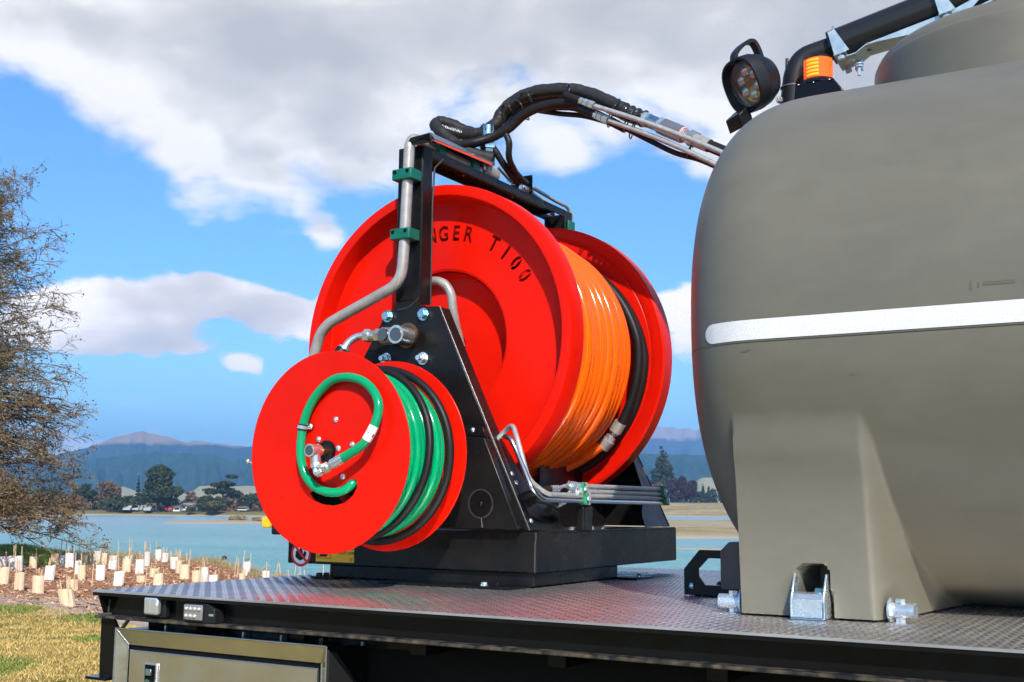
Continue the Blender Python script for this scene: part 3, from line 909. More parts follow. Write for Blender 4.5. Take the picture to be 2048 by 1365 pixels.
for i, (cx, yt, yb, w_, kd, lb) in enumerate(GL):
    S_ = 2.6947
    px = cx / S_; y0 = 1060 + yt / S_; y1 = 1060 + yb / S_
    D = 2.28 * 2370 / (y1 - hzy(px))
    for _ in range(4):
        p = far(px, D); zb = ground_h(D, p.dot(RT0), p.x, p.y)
        D = min((1.48 - zb) * 2370 / (y1 - hzy(px)), float(np.interp(px, BE_X, BE_D)) - .2)
    p = far(px, D); zb = ground_h(D, p.dot(RT0), p.x, p.y)
    m_ = D / 2370
    h = (y1 - y0) * m_; hw_ = w_ / S_ * m_ / 2
    r = random.Random(i * 7 + 1)
    t = thing('tree_guard', lb, 'tree guard', (p.x, p.y, zb), 'tree guards on the planted bank')
    aa = r.uniform(0, PI / 3) if kd != 'o' else 0
    lean = Vector((r.uniform(-.07, .07), r.uniform(-.07, .07), 0)) * h * (1 if kd != 'o' else 6)
    if kd == 'o': lean = RT0 * (-h * .25)
    ns = 4
    mb = MB(); vs = []
    for lev, zz in enumerate((-.03, h)):
        for inner in (1., .95):
            for k in range(12):
                a = aa + 2 * PI * k / 12
                sq = 1 / max(abs(math.cos(a - aa)), abs(math.sin(a - aa))) ** .55
                rad_ = hw_ * .92 * sq * inner * (1 + .05 * (lev) * math.sin(3 * a + i))
                q_ = p + RT0 * (rad_ * math.cos(a)) + HEAD * (rad_ * math.sin(a) * .9)
                top_j = r.uniform(-.04, .04) * h if lev and inner == 1. else 0
                vs.append((q_.x + (lean.x if lev else 0), q_.y + (lean.y if lev else 0), zb + zz + top_j))
    fs = []
    for k in range(12):
        k2 = (k + 1) % 12
        fs += [(k, k2, 24 + k2, 24 + k), (12 + k2, 12 + k, 36 + k, 36 + k2), (24 + k, 24 + k2, 36 + k2, 36 + k)]
    mb.add(vs, fs).build('sleeve', {'t': GUARD_T, 'o': GUARD_T, 'w': GUARD_W, 'g': GUARD_G}[kd], t)
    for j in range(r.choice((1, 2, 2, 3))):
        a = r.uniform(0, 2 * PI); q_ = p + RT0 * (hw_ * .8 * math.cos(a)) + HEAD * (hw_ * .8 * math.sin(a))
        hh = h * r.uniform(1.25, 1.9)
        MB().tube([(q_.x, q_.y, zb - .05), (q_.x + lean.x * 1.4 + r.uniform(-.05, .05), q_.y + lean.y * 1.4, zb + hh)], [.017, .014], 5).build('stake', STAKE, t)
    if r.random() < .55:
        V, F = leaf_cloud([(p.x + lean.x, p.y + lean.y, zb + h * 1.03, hw_ * .8, hw_ * .8, h * .25)], 45, .03, i)
        V = V.reshape(-1, 3, 3); c_ = V.mean(1, keepdims=True); V = c_ + (V - c_) * np.array([.5, .5, 1.8]); V = V.reshape(-1, 3)
        fast_mesh('seedling', V, F, TUFT if r.random() < .7 else TUFTG, 'stuff', t)

# loose stakes between the guards
SL = [(5, 85, 195), (240, 85, 160), (397, 42, 170), (384, 80, 170), (425, 60, 170), (458, 80, 150), (500, 55, 165), (534, 55, 165), (558, 40, 170), (614, 42, 160), (653, 52, 165), (705, 55, 165),
      (757, 45, 150), (764, 50, 150), (1010, 100, 200), (1027, 100, 200), (1076, 97, 200), (1312, 135, 240), (1330, 150, 240), (1360, 140, 200), (1530, 165, 250), (1560, 175, 250), (1625, 170, 250),
      (1600, 205, 255), (1665, 190, 255), (1690, 210, 260), (1785, 180, 262), (1820, 185, 262), (1848, 200, 262), (570, 180, 300), (850, 195, 290), (868, 75, 150)]
for i, (cx, yt, yb) in enumerate(SL):
    S_ = 2.6947
    px = cx / S_; y0 = 1060 + yt / S_; y1 = 1060 + yb / S_
    D = min(2.28 * 2370 / (y1 - hzy(px)), float(np.interp(px, BE_X, BE_D)) - .1)
    p = far(px, D); zb = ground_h(D, p.dot(RT0), p.x, p.y); m_ = D / 2370
    top = 1.48 - (y0 - hzy(px)) * m_
    o = MB().tube([(p.x, p.y, zb - .1), (p.x + random.uniform(-.1, .1), p.y, top)], [.018, .014], 5).build('garden_stake', STAKE)
    ORD = 'first second third fourth fifth sixth seventh eighth ninth tenth eleventh twelfth thirteenth fourteenth fifteenth sixteenth seventeenth eighteenth nineteenth twentieth'.split()
    rk = sorted(range(len(SL)), key=lambda k: SL[k][0]).index(i)
    side = 'left' if rk < 16 else 'right'
    tag(o, '%s bare bamboo stake, %s from the %s of the stakes standing free' % ('tall' if (yb - yt) > 100 else 'short', ORD[rk if rk < 16 else len(SL) - 1 - rk], side), 'stake', 'free standing stakes on the planted bank')

# ---- seated person behind the bank: only the dark haired head shows
SKIN = mat('skin', (.52, .29, .20), .55)
HAIR = mat('dark hair', (.015, .010, .008), .6, bump=.004, bscale=60)
SHIRT = mat('dark shirt', (.03, .035, .05), .8)
pp = far(467, 47.5); D = 47.5; m_ = D / 2370
ztop = 1.48 - (1111.5 - hzy(467)) * m_
zh = ztop - .12
pr = thing('person', 'dark haired person sitting behind the bank at the water edge, only the head showing', 'person', (pp.x, pp.y, zh - .85))
def PP(a, b, c_): return tuple(pp + RT0 * a + HEAD * b + Vector((0, 0, zh + c_)))
me = bpy.data.meshes.new('body')
vb = [PP(0, 0, -.72), PP(0, 0, -.5), PP(0, 0, -.28), PP(0, -.01, -.17), PP(0, -.01, -.03), PP(-.19, 0, -.30), PP(.19, 0, -.30), PP(-.24, -.08, -.55), PP(.24, -.08, -.55), PP(-.14, -.3, -.6), PP(.14, -.3, -.6), PP(-.1, .38, -.45), PP(.1, .38, -.45), PP(-.1, .55, -.8), PP(.1, .55, -.8), PP(0, -.01, .06)]
eb = [(0, 1), (1, 2), (2, 3), (3, 4), (4, 15), (2, 5), (2, 6), (5, 7), (6, 8), (7, 9), (8, 10), (0, 11), (0, 12), (11, 13), (12, 14)]
rb = [.15, .14, .13, .055, .085, .06, .06, .045, .045, .035, .035, .07, .07, .05, .05, .075]
me.from_pydata(vb, eb, [])
o = bpy.data.objects.new('body', me); COL.objects.link(o); o.parent = pr; par_fix(o)
me.materials.append(SKIN)
sm_ = o.modifiers.new('skin', 'SKIN')
for v_, r_ in zip(me.skin_vertices[0].data, rb): v_.radius = (r_, r_)
me.skin_vertices[0].data[0].use_root = True
o.modifiers.new('sub', 'SUBSURF').render_levels = 2
MB().sphere(PP(-.012, .015, .045), .112, 16, (1, 1, .98)).build('hair', HAIR, pr, smooth=60)
mb = MB(); mb.sphere(PP(.0, 0, -.42), .20, 14, (1.05, .8, 1.15)); mb.build('shirt', SHIRT, pr, smooth=60)
o = MB().sphere(tuple(far(524, 39.3, 1.48 - (1141 - hzy(524)) * 39.3 / 2370)), .10, 10, (1.6, 1, .8)).build('rock', mat('dark wet stone', (.03, .028, .026), .6, bump=.02, bscale=8), smooth=60)
tag(o, 'small dark rock on the bank edge right of the seated person', 'rock')

# ---- grass, chips, scrub strewn on the bank
def scatter(n, d0, d1, u0, u1, fn, seed):
    r = np.random.default_rng(seed)
    out = []
    while len(out) < n:
        d_ = float(r.uniform(d0, d1)); u_ = float(r.uniform(u0, u1))
        p = far(u_, d_)
        if fn(d_, u_, p, r): out.append((p.x, p.y, ground_h(d_, p.dot(RT0), p.x, p.y)))
    return np.array(out)


def blades(P, h, w, seed, lean=.5, per=1):
    r = np.random.default_rng(seed); P = np.repeat(P, per, 0); n = len(P)
    P = P + np.concatenate([r.normal(size=(n, 2)) * .05 * (per > 1), np.zeros((n, 1))], 1)
    a = r.uniform(0, 2 * PI, n); hh = h * r.uniform(.4, 1.2, n)
    s_ = np.stack([np.cos(a), np.sin(a), np.zeros(n)], 1) * w
    tip = P + np.stack([r.normal(size=n) * lean * hh, r.normal(size=n) * lean * hh, hh], 1)
    V = np.stack([P - s_, P + s_, tip], 1).reshape(-1, 3)
    return V, np.arange(3 * n).reshape(-1, 3)


GR1 = leaf_mat('dry lawn blades', (.34, .25, .055), (.72, .50, .19))
GR2 = leaf_mat('green lawn blades', (.09, .16, .02), (.22, .27, .06))
CHIP = leaf_mat('bark chips', (.20, .085, .035), (.74, .48, .31))
def edge_f(d_, p): return d_ + .62 * p.dot(RT0)
def on_lawn(d_, u_, p, r): return edge_f(d_, p) + 2 * nz(p.x, p.y, .8) < 18.3
def on_green(d_, u_, p, r): return on_lawn(d_, u_, p, r) and nz(p.x, p.y, .6, 2.) > .22
V, F = blades(scatter(10500, 13, 31, -120, 300, on_lawn, 3), .05, .008, 4, .6, 3)
tag(fast_mesh('lawn_grass', V, F, GR1, 'stuff'), 'short dry yellow grass of the lawn in front of the planted bank', 'grass')
V, F = blades(scatter(4000, 13, 31, -120, 300, on_green, 5), .06, .010, 6, .6, 3)
tag(fast_mesh('green_grass', V, F, GR2, 'stuff'), 'greener grass patches in the dry lawn', 'grass')
def on_hump(d_, u_, p, r): return ((u_ - 40) / 130) ** 2 + ((d_ - 45) / 4) ** 2 < 1
V, F = blades(scatter(3500, 40, 50, -150, 190, on_hump, 7), .16, .016, 8, .5, 3)
tag(fast_mesh('bank_grass', V, F, leaf_mat('bright bank grass', (.17, .25, .04), (.36, .40, .10)), 'stuff'), 'green grass hump on the bank under the bare tree', 'grass')
def on_edge(d_, u_, p, r):
    e = float(np.interp(u_, BE_X, BE_D)); return e - 2.5 < d_ < e + .6 and nz(p.x, p.y, .7, 4) > -.12
V, F = blades(scatter(1500, 28, 53, 130, 720, on_edge, 9), .26, .010, 10, .35, 4)
tag(fast_mesh('shore_grass', V, F, TUFT, 'stuff'), 'dry straw coloured grass along the edge of the bank', 'grass')
P_ = scatter(15000, 18, 52, -150, 740, lambda d_, u_, p, r: edge_f(d_, p) > 19 + 1.5 * nz(p.x, p.y, .9) and d_ < float(np.interp(u_, BE_X, BE_D)) + .5, 11)
n = len(P_); r = np.random.default_rng(12)
a = r.normal(size=(n, 3)); a[:, 2] *= .3; a /= np.linalg.norm(a, axis=1)[:, None]; b = np.cross(a, r.normal(size=(n, 3)) * .4 + [0, 0, 1]); b /= np.linalg.norm(b, axis=1)[:, None]
c_ = P_ + [0, 0, .012]; s_ = r.uniform(.02, .065, n)[:, None]
V = np.stack([c_ - a * s_ - b * s_ * .35, c_ + a * s_ - b * s_ * .35, c_ + a * s_ + b * s_ * .35, c_ - a * s_ + b * s_ * .35], 1).reshape(-1, 3)
tag(fast_mesh('bark_mulch', V, np.arange(4 * n).reshape(-1, 4), CHIP, 'stuff'), 'reddish bark chips covering the planted bank', 'mulch')

# ---- the bare tree at the left edge
BRW = mat('weathered twig bark', (.27, .20, .11), .85, spec=.15, var=.5, vscale=1.5)
def bare_tree():
    D = 40.; m_ = D / 2370
    p0 = far(-150, D); zb = ground_h(D, p0.dot(RT0), p0.x, p0.y)
    r = random.Random(21)
    t = thing('bare_tree', 'large bare twiggy tree with brown seed clumps at the left edge', 'tree', (p0.x, p0.y, zb))
    Ht = 13.2
    tr = MB()
    tr.tube([(p0.x, p0.y, zb - .3), (p0.x + .15, p0.y, zb + 3), (p0.x, p0.y + .1, zb + 8), (p0.x, p0.y, zb + Ht)], [.36, .28, .17, .04], 10)
    tr.build('trunk', BRW, t)
    lb = MB(); tips = []; V = []; F = []
    def strip(pts, w0, w1):
        n0 = len(V); k = len(pts)
        for i, q in enumerate(pts):
            w = w0 + (w1 - w0) * i / (k - 1)
            for j in range(3):
                a = 2 * PI * j / 3
                V.append((q.x + w * math.cos(a), q.y + w * math.sin(a) * .7, q.z + w * math.sin(a)))
        for i in range(k - 1):
            for j in range(3):
                j2 = (j + 1) % 3
                F.append((n0 + i * 3 + j, n0 + i * 3 + j2, n0 + i * 3 + 3 + j2, n0 + i * 3 + 3 + j))
    for i in range(300):
        h = zb + 1.2 + (Ht - 2) * (r.random() ** 1.35)
        az_ = r.gauss(0, 1.15) if r.random() < .75 else r.uniform(-PI, PI)     # most limbs lean out over the water
        dirh = RT0 * math.cos(az_) + HEAD * math.sin(az_)
        f = (h - zb) / Ht
        L = (6.9 - 4.0 * f ** 1.3) * r.uniform(.55, 1.03)
        if f < .2: L *= .92
        rise = r.uniform(.05, .55) + .35 * f
        pts = []
        sx = r.uniform(-.6, .6)
        for s in range(8):
            tt = s / 7
            q = Vector((p0.x, p0.y, h)) + dirh * (L * tt) + Vector((0, 0, L * (rise * tt - (.42 if f < .45 else .15) * tt * tt * (1 + .4 * sx))))
            q += Vector((r.gauss(0, .05), r.gauss(0, .05), r.gauss(0, .05))) * L * .3 * (s > 0)
            pts.append(q)
        lb.tube(pts, [.065 * (1 - .88 * s / 7) * L / 6 for s in range(8)], 5, cap=False)
        for b in range(11):
            tt = r.uniform(.22, 1.0); k = min(6, int(tt * 7)); q = pts[k].lerp(pts[k + 1], tt * 7 - k if tt < 1 else 1)
            dd = (dirh * r.uniform(.4, 1.0) + Vector((r.gauss(0, .5), r.gauss(0, .5), r.gauss(.18, .38)))).normalized()
            l2 = r.uniform(.5, 1.5) * (1.15 - .5 * tt) * (1 - .3 * f)
            b2 = [q + dd * l2 * s / 4 + Vector((0, 0, (.12 if b % 3 else -.2) * l2 * (s / 4) ** 2)) + Vector((r.gauss(0, .02), r.gauss(0, .02), r.gauss(0, .02))) for s in range(5)]
            strip(b2, .020, .011)
            for c in range(7):
                k = r.randrange(1, 4); q2 = b2[k].lerp(b2[k + 1], r.random())
                d3 = (dd + Vector((r.gauss(0, .55), r.gauss(0, .55), r.gauss(.1, .5)))).normalized()
                l3 = r.uniform(.18, .6)
                b3 = [q2, q2 + d3 * l3 * .5 + Vector((0, 0, .02)), q2 + d3 * l3 + Vector((0, 0, -.03))]
                strip(b3, .011, .007)
                if r.random() < (.75 if f < .35 else .28): tips.append(b3[2])
                if f < .3 and r.random() < .3: tips.append(b3[1])
    lb.build('limb', BRW, t)
    ob = fast_mesh('twigs', V, F, BRW, 'stuff', t)
    T = np.array([tuple(q) for q in tips]); rr = np.random.default_rng(4)
    T = np.repeat(T, 5, 0) + rr.normal(size=(len(T) * 5, 3)) * [.045, .045, .06]
    n = len(T); a = rr.normal(size=(n, 3)); a /= np.linalg.norm(a, axis=1)[:, None]; b = np.cross(a, rr.normal(size=(n, 3))); b /= np.linalg.norm(b, axis=1)[:, None]
    s_ = rr.uniform(.014, .045, n)[:, None]
    V2 = np.stack([T + a * s_, T - a * s_ + b * s_, T - a * s_ - b * s_], 1).reshape(-1, 3)
    fast_mesh('seed_clumps', V2, np.arange(3 * n).reshape(-1, 3), leaf_mat('brown seed clumps', (.05, .032, .016), (.26, .17, .085)), 'stuff', t)
bare_tree()

# ================================================================== THE TRUCK BED
DZ = 1.20            # deck surface
EY = 2.58            # near edge of the deck
XL = -3.08           # rear edge
DECK = mat('checker plate metal', (.76, .71, .67), .38, .85, spec=.5, var=.40, vscale=3.2, rvar=.04, bump=.0001, bscale=300)
TREAD = mat('checker plate tread metal', (.70, .67, .65), .24, .9, var=.15, vscale=9, rvar=.05)
DUSTY = mat('dusty black paint', (.012, .012, .012), .42, vcol=(.16, .12, .075), vscale=26, vramp=(.42, .75))
tb = thing('truck_bed', 'flat truck bed with silver checker plate deck and black channel sides', 'truck bed', (0, 3.7, 0))
MB().box(XL, 3.2, EY, 4.92, DZ - .006, DZ).build('deck_plate', DECK, tb)


def treads():
    V = []; F = []
    prof = [(-1, 0, 0), (-.45, -.85, .0), (.45, -.85, 0), (1, 0, 0), (.45, .85, 0), (-.45, .85, 0), (-.5, 0, 1), (.5, 0, 1)]
    fc = [(0, 1, 6, 6), (1, 2, 7, 6), (2, 3, 7, 7), (3, 4, 7, 7), (4, 5, 6, 7), (5, 0, 6, 6)]
    p_ = .0245
    k = 0
    xs = np.arange(XL + .02, .35, p_); ys = np.arange(EY + .015, 4.9, p_)
    base = np.array(prof)
    for fl in (0, 1):
        ang_ = R(45) if fl else R(-45)
        sh = base * [.0125, .0042, .0016]
        c_, s_ = math.cos(ang_), math.sin(ang_)
        shp = np.stack([sh[:, 0] * c_ - sh[:, 1] * s_, sh[:, 0] * s_ + sh[:, 1] * c_, sh[:, 2] + .0002], 1)
        X, Y = np.meshgrid(xs, ys, indexing='ij')
        I, J = np.meshgrid(np.arange(len(xs)), np.arange(len(ys)), indexing='ij')
        mk = ((I + J) % 2 == fl).ravel()
        # skip what lies wholly under the reel base
        XX = X.ravel()[mk]; YY = Y.ravel()[mk]
        ok = ~((XX > -2.85) & (XX < -1.99) & (YY > 3.49) & (YY < 4.55)) & ~((XX > -.9) & (YY > 3.6))
        C_ = np.stack([XX[ok], YY[ok], np.full(ok.sum(), DZ)], 1)
        vv = (C_[:, None, :] + shp[None]).reshape(-1, 3)
        tri = np.array([(0, 1, 6), (1, 2, 7), (1, 7, 6), (2, 3, 7), (3, 4, 7), (4, 5, 6), (4, 6, 7), (5, 0, 6)])
        ff = (np.arange(len(C_))[:, None, None] * 8 + tri[None] + k).reshape(-1, 3)
        V.append(vv); F.append(ff); k += len(vv)
    o = fast_mesh('raised_treads', np.concatenate(V), np.concatenate(F), TREAD, 'stuff', tb)
    o.data.shade_smooth()


treads()
# channel along the near side: top flange, recessed web, bottom flange with road dust
MB().box(XL, 3.2, EY + .002, EY + .05, DZ - .016, DZ - .0065).box(XL + .01, 3.2, EY + .045, EY + .052, DZ - .086, DZ - .016).build('side_rail', BLACKG, tb)
MB().box(XL + .01, 3.2, EY + .004, EY + .045, DZ - .086, DZ - .077).build('lower_flange', DUSTY, tb, bevel=.002)
MB().box(XL + .002, XL + .012, EY + .052, 4.9, DZ - .086, DZ - .0065).build('rear_rail', BLACKG, tb)
MB().prism([(EY + .004, DZ - .017), (EY + .045, DZ - .017), (EY + .045, DZ - .076), (EY + .03, DZ - .076)], 'X', XL + .022, XL + .028).build('corner_gusset', BLACKG, tb)
MB().tube([(XL + .03, EY + .042, DZ - .075), (XL + .034, EY + .042, DZ - .03)], .004, 6).tube([(XL + .02, EY + .01, DZ - .075), (XL + .045, EY + .042, DZ - .074)], .004, 6).build('weld_bead', WELD, tb, smooth=40)
# rear leg plate with its foot
MB().prism([(XL + .012, DZ - .087), (XL + .07, DZ - .087), (XL + .12, DZ - .15), (XL + .12, .935), (XL + .016, .935)], 'Y', EY + .03, EY + .038).build('rear_leg_plate', BLACKG, tb, bevel=.001)
MB().box(XL - .012, XL + .08, EY + .0, EY + .12, .926, .9345).build('leg_foot', BLACKG, tb, bevel=.001)
MB().box(XL + .04, 3.2, EY + .20, 4.85, .55, DZ - .09).build('underbody', mat('matt underbody black', (.006, .006, .006), .8, spec=.2), tb)
for i in range(7):
    x = XL + .36 + .42 * i
    MB().box(x, x + .05, EY + .052, EY + .2, DZ - .12, DZ - .0865).build('crossmember', BLACKG, tb)
for i, x in enumerate((-2.88, -2.55, -2.40, -2.25, -2.10)):
    MB().box(x, x + .006, EY + .12, EY + .128, DZ - .118, DZ - .108).build('nut', ZINC, tb)
MB().box(-2.9, -1.9, EY + .14, EY + .16, DZ - .125, DZ - .10).build('cable_tray', BLACKG, tb, bevel=.002)
MB().tube(cr([(XL + .01, 2.75, 1.12), (XL - .02, 2.72, 1.06), (XL - .022, 2.72, 1.0), (XL + .012, 2.74, .95)], 6), .006, 8).build('cable', mat('sandy cable', (.30, .22, .14), .6), tb, smooth=60)

# ---- toolbox
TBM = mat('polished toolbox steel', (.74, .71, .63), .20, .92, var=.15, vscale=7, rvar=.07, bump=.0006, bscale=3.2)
TBW = mat('toolbox weld seam', (.62, .62, .60), .22, 1, bump=.0006, bscale=260)
tx = thing('tool_box', 'shiny steel tool box with two latches under the left end of the deck', 'tool box', (-2.55, 2.68, .56))
X0, X1, ZT, ZB = -2.973, -2.131, 1.088, .56
YO, YI = 2.588, 2.612
x0, x1, zt, zb = X0 + .034, X1 - .035, ZT - .050, ZB + .05
def quadbar(name, a, b, c, d, th=.004):
    a, b, c, d = map(Vector, (a, b, c, d)); n = Vector((0, th, 0))
    MB().add([a, b, c, d, a + n, b + n, c + n, d + n], [(0, 1, 2, 3), (7, 6, 5, 4), (0, 4, 5, 1), (1, 5, 6, 2), (2, 6, 7, 3), (3, 7, 4, 0)]).build(name, TBM, tx)
quadbar('frame_bar', (X0, YO, ZT), (X1, YO, ZT), (x1, YI, zt), (x0, YI, zt))
quadbar('frame_bar', (X0, YO, ZT), (x0, YI, zt), (x0, YI, zb), (X0, YO, ZB))
quadbar('frame_bar', (X1, YO, ZT), (X1, YO, ZB), (x1, YI, zb), (x1, YI, zt))
quadbar('frame_bar', (X0, YO, ZB), (x0, YI, zb), (x1, YI, zb), (X1, YO, ZB))
for a, b, r_ in (((X0, YO, ZT), (x0, YI, zt), .0038), ((X1, YO, ZT), (x1, YI, zt), .0038), ((X0, YO, ZT), (X1, YO, ZT), .0024), ((X0, YO, ZB), (X0, YO, ZT), .0024), ((X1, YO, ZB), (X1, YO, ZT), .0024),
                 ((x0, YI, zb), (x0, YI, zt), .003), ((x1, YI, zb), (x1, YI, zt), .003)):
    MB().tube([a, b], r_, 8).build('weld_seam', TBW, tx, smooth=60)
MB().box(x0 + .004, x1 - .004, YI + .006, YI + .012, zb, zt - .002).build('gap_shadow_strip', DARKH, tx)
MB().box(x0 + .010, x1 - .012, YI - .004, YI + .005, zb, zt - .014).build('door', TBM, tx, bevel=.003)
MB().tube([(x0 + .012, YI - .003, zt - .016), (x1 - .014, YI - .003, zt - .016)], .0024, 8).tube([(x1 - .014, YI - .003, zb), (x1 - .014, YI - .003, zt - .016)], .0024, 8).build('door_edge', TBW, tx, smooth=60)
MB().prism([(YO + .002, ZT - .01), (YO + .002, ZB), (3.0, ZB), (2.9, .8)], 'X', X1 + .001, X1 + .008).build('side_panel', mat('dark side steel', (.05, .05, .05), .3, .6), tx)  # side plate in a darker steel than the frame
MB().box(X0, X1, YI + .02, 2.77, ZB, ZT - .006).build('box_shell', BLACKG, tx)
for lx, lz in ((-2.829, .952), (-2.335, .918)):
    lt = MB().box(lx - .030, lx + .030, YI - .010, YI - .004, lz - .07, lz + .04).build('latch', CHROME, tx, bevel=.003)
    l2 = MB().box(lx - .021, lx + .022, YI - .0115, YI - .0101, lz - .062, lz + .033).build('latch_recess', DARKH); l2.parent = lt
    l3 = MB().box(lx - .012, lx + .012, YI - .018, YI - .0116, lz + .002, lz + .022).build('latch_lever', ZINCT, bevel=.002); l3.parent = lt
    l4 = MB().cyl((lx, YI - .02, lz - .022), (lx, YI - .0117, lz - .022), .014, 18).build('lock', ZINCT, smooth=40); l4.parent = lt

# ---- lamps on the side rail
CLEAR = mat('clear lamp lens', (.78, .84, .88), .07, .75, spec=.8)
LEDM = mat('led chip', (.75, .75, .70), .15, .6)
lm = thing('marker_lamp', 'clear lensed side marker lamp with black base, left one on the deck edge', 'marker lamp', (-2.812, EY + .02, DZ - .075))
ly = EY + .008
MB().box(-2.850, -2.775, ly + .012, ly + .036, 1.126, 1.186).build('base', PLASTIC, lm, bevel=.006, seg=3)
MB().box(-2.846, -2.792, ly + .008, ly + .02, 1.140, 1.188).build('reflector', CHROME, lm, bevel=.004)
MB().box(-2.848, -2.787, ly - .008, ly + .0115, 1.136, 1.190).build('lens', CLEAR, lm, bevel=.007, seg=3)
MB().box(-2.823, -2.819, ly - .0095, ly - .0082, 1.142, 1.184).build('lens_rib', CLEAR, lm)
MB().box(-2.844, -2.794, ly + .0040, ly + .0075, 1.144, 1.158).build('inner_reflector', CHROME, lm, bevel=.001)
l2 = thing('led_lamp', 'black six led warning lamp with an angled end, right one on the deck edge', 'led lamp', (-2.61, EY + .02, DZ - .075))
MB().prism([(-2.675, 1.124), (-2.675, 1.180), (-2.580, 1.180), (-2.553, 1.165), (-2.550, 1.124)], 'Y', ly - .004, ly + .036).build('housing', PLASTIC, l2, bevel=.003)
MB().box(-2.673, -2.597, ly - .011, ly - .0045, 1.131, 1.176).build('lens', mat('grey led lens', (.30, .28, .27), .12, .3, spec=.7), l2, bevel=.003)
for i in range(4):
    for j in range(2):
        if i == 3 and j == 0: continue
        MB().sphere((-2.661 + i * .0175, ly - .0115, 1.143 + j * .021), .0062, 10).build('led', LEDM, l2, smooth=60)
MB().box(-2.574, -2.556, ly - .0055, ly - .0041, 1.146, 1.152).build('slot', ZINC, l2)

# ================================================================== REEL FRAME
CX, CZ = -2.511, 2.088
YN, YF = 3.609, 4.503          # rims of the big flanges
BX0, BX1, BY0, BY1, BZ0, BZ1 = -3.05, -1.969, 3.46, 4.658, 1.252, 1.387
YP = 3.462                     # face of the near side plate
fr = thing('reel_stand', 'black hose reel stand with arch, sloping side plates and tray base', 'reel stand', (-2.5, 4.06, DZ))
# turntable base and foot plates
MB().box(-2.860, -1.985, 3.478, 4.125, DZ + .006, BZ0).build('turntable_base', BLACK, fr, bevel=.004)
MB().box(-2.540, -2.005, 3.352, 3.50, DZ + .0022, DZ + .010).build('foot_plate', BLACKG, fr, bevel=.001)
MB().box(-2.905, -2.80, 3.425, 3.60, DZ + .0022, DZ + .010).build('foot_plate', BLACKG, fr, bevel=.001)
MB().box(-2.10, -1.886, 4.08, 4.235, DZ + .0022, DZ + .010).build('foot_plate', BLACKG, fr, bevel=.001)
MB().box(-2.95, -2.80, 4.10, 4.235, DZ + .0022, DZ + .010).build('foot_plate', BLACKG, fr, bevel=.001)
for (x, y, mt_) in ((-2.118, 3.38, ZINC), (-2.092, 3.42, BLACK), (-2.885, 3.45, BLACK), (-2.872, 3.475, BLACK), (-1.915, 4.17, ZINC)):
    MB().bolt((x, y, DZ + .010), (0, 0, 1), .011).build('bolt', mt_, fr, smooth=30)
# tray base: four walls with rolled edges, floor and top
MB().box(BX0, BX1, BY0, BY0 + .006, BZ0, BZ1).build('tray_side', BLACK, fr, bevel=.003)
MB().box(BX1 - .006, BX1, BY0 + .007, BY1 - .007, BZ0, BZ1).build('tray_side', BLACK, fr, bevel=.003)
MB().box(BX0, BX1, BY1 - .006, BY1, BZ0, BZ1).build('tray_side', BLACK, fr, bevel=.003)
MB().box(BX0, BX0 + .006, BY0 + .007, BY1 - .007, BZ0, BZ1).build('tray_side', BLACK, fr, bevel=.003)
MB().box(BX0 + .007, BX1 - .007, BY0 + .007, BY1 - .007, BZ0 + .001, BZ0 + .006).build('tray_floor', BLACK, fr)
MB().box(BX0 + .03, BX1 - .007, BY0 + .02, BY1 - .02, BZ1 - .007, BZ1 - .001).build('tray_top', mat('dusty top plate', (.05, .042, .036), .5, var=.3, vscale=12), fr)
MB().tube([(BX1 - .003, BY0 + .001, BZ0 + .004), (BX1 - .0015, BY0 + .001, BZ1 - .03)], .0035, 8).build('weld_bead', WELD, fr, smooth=60)
MB().tube([(BX1 - .001, BY0 + .02, BZ1 - .001), (BX1 - .001, BY1 - .02, BZ1 - .001)], .0045, 8).build('top_edge_roll', BLACK, fr, smooth=60)
for (x, y) in ((-2.01, 3.80), (-2.01, 3.83), (-2.01, 3.95), (-2.02, 4.07)):
    MB().bolt((x, y, BZ1), (0, 0, 1), .012).build('bolt', ZINC, fr, smooth=30)


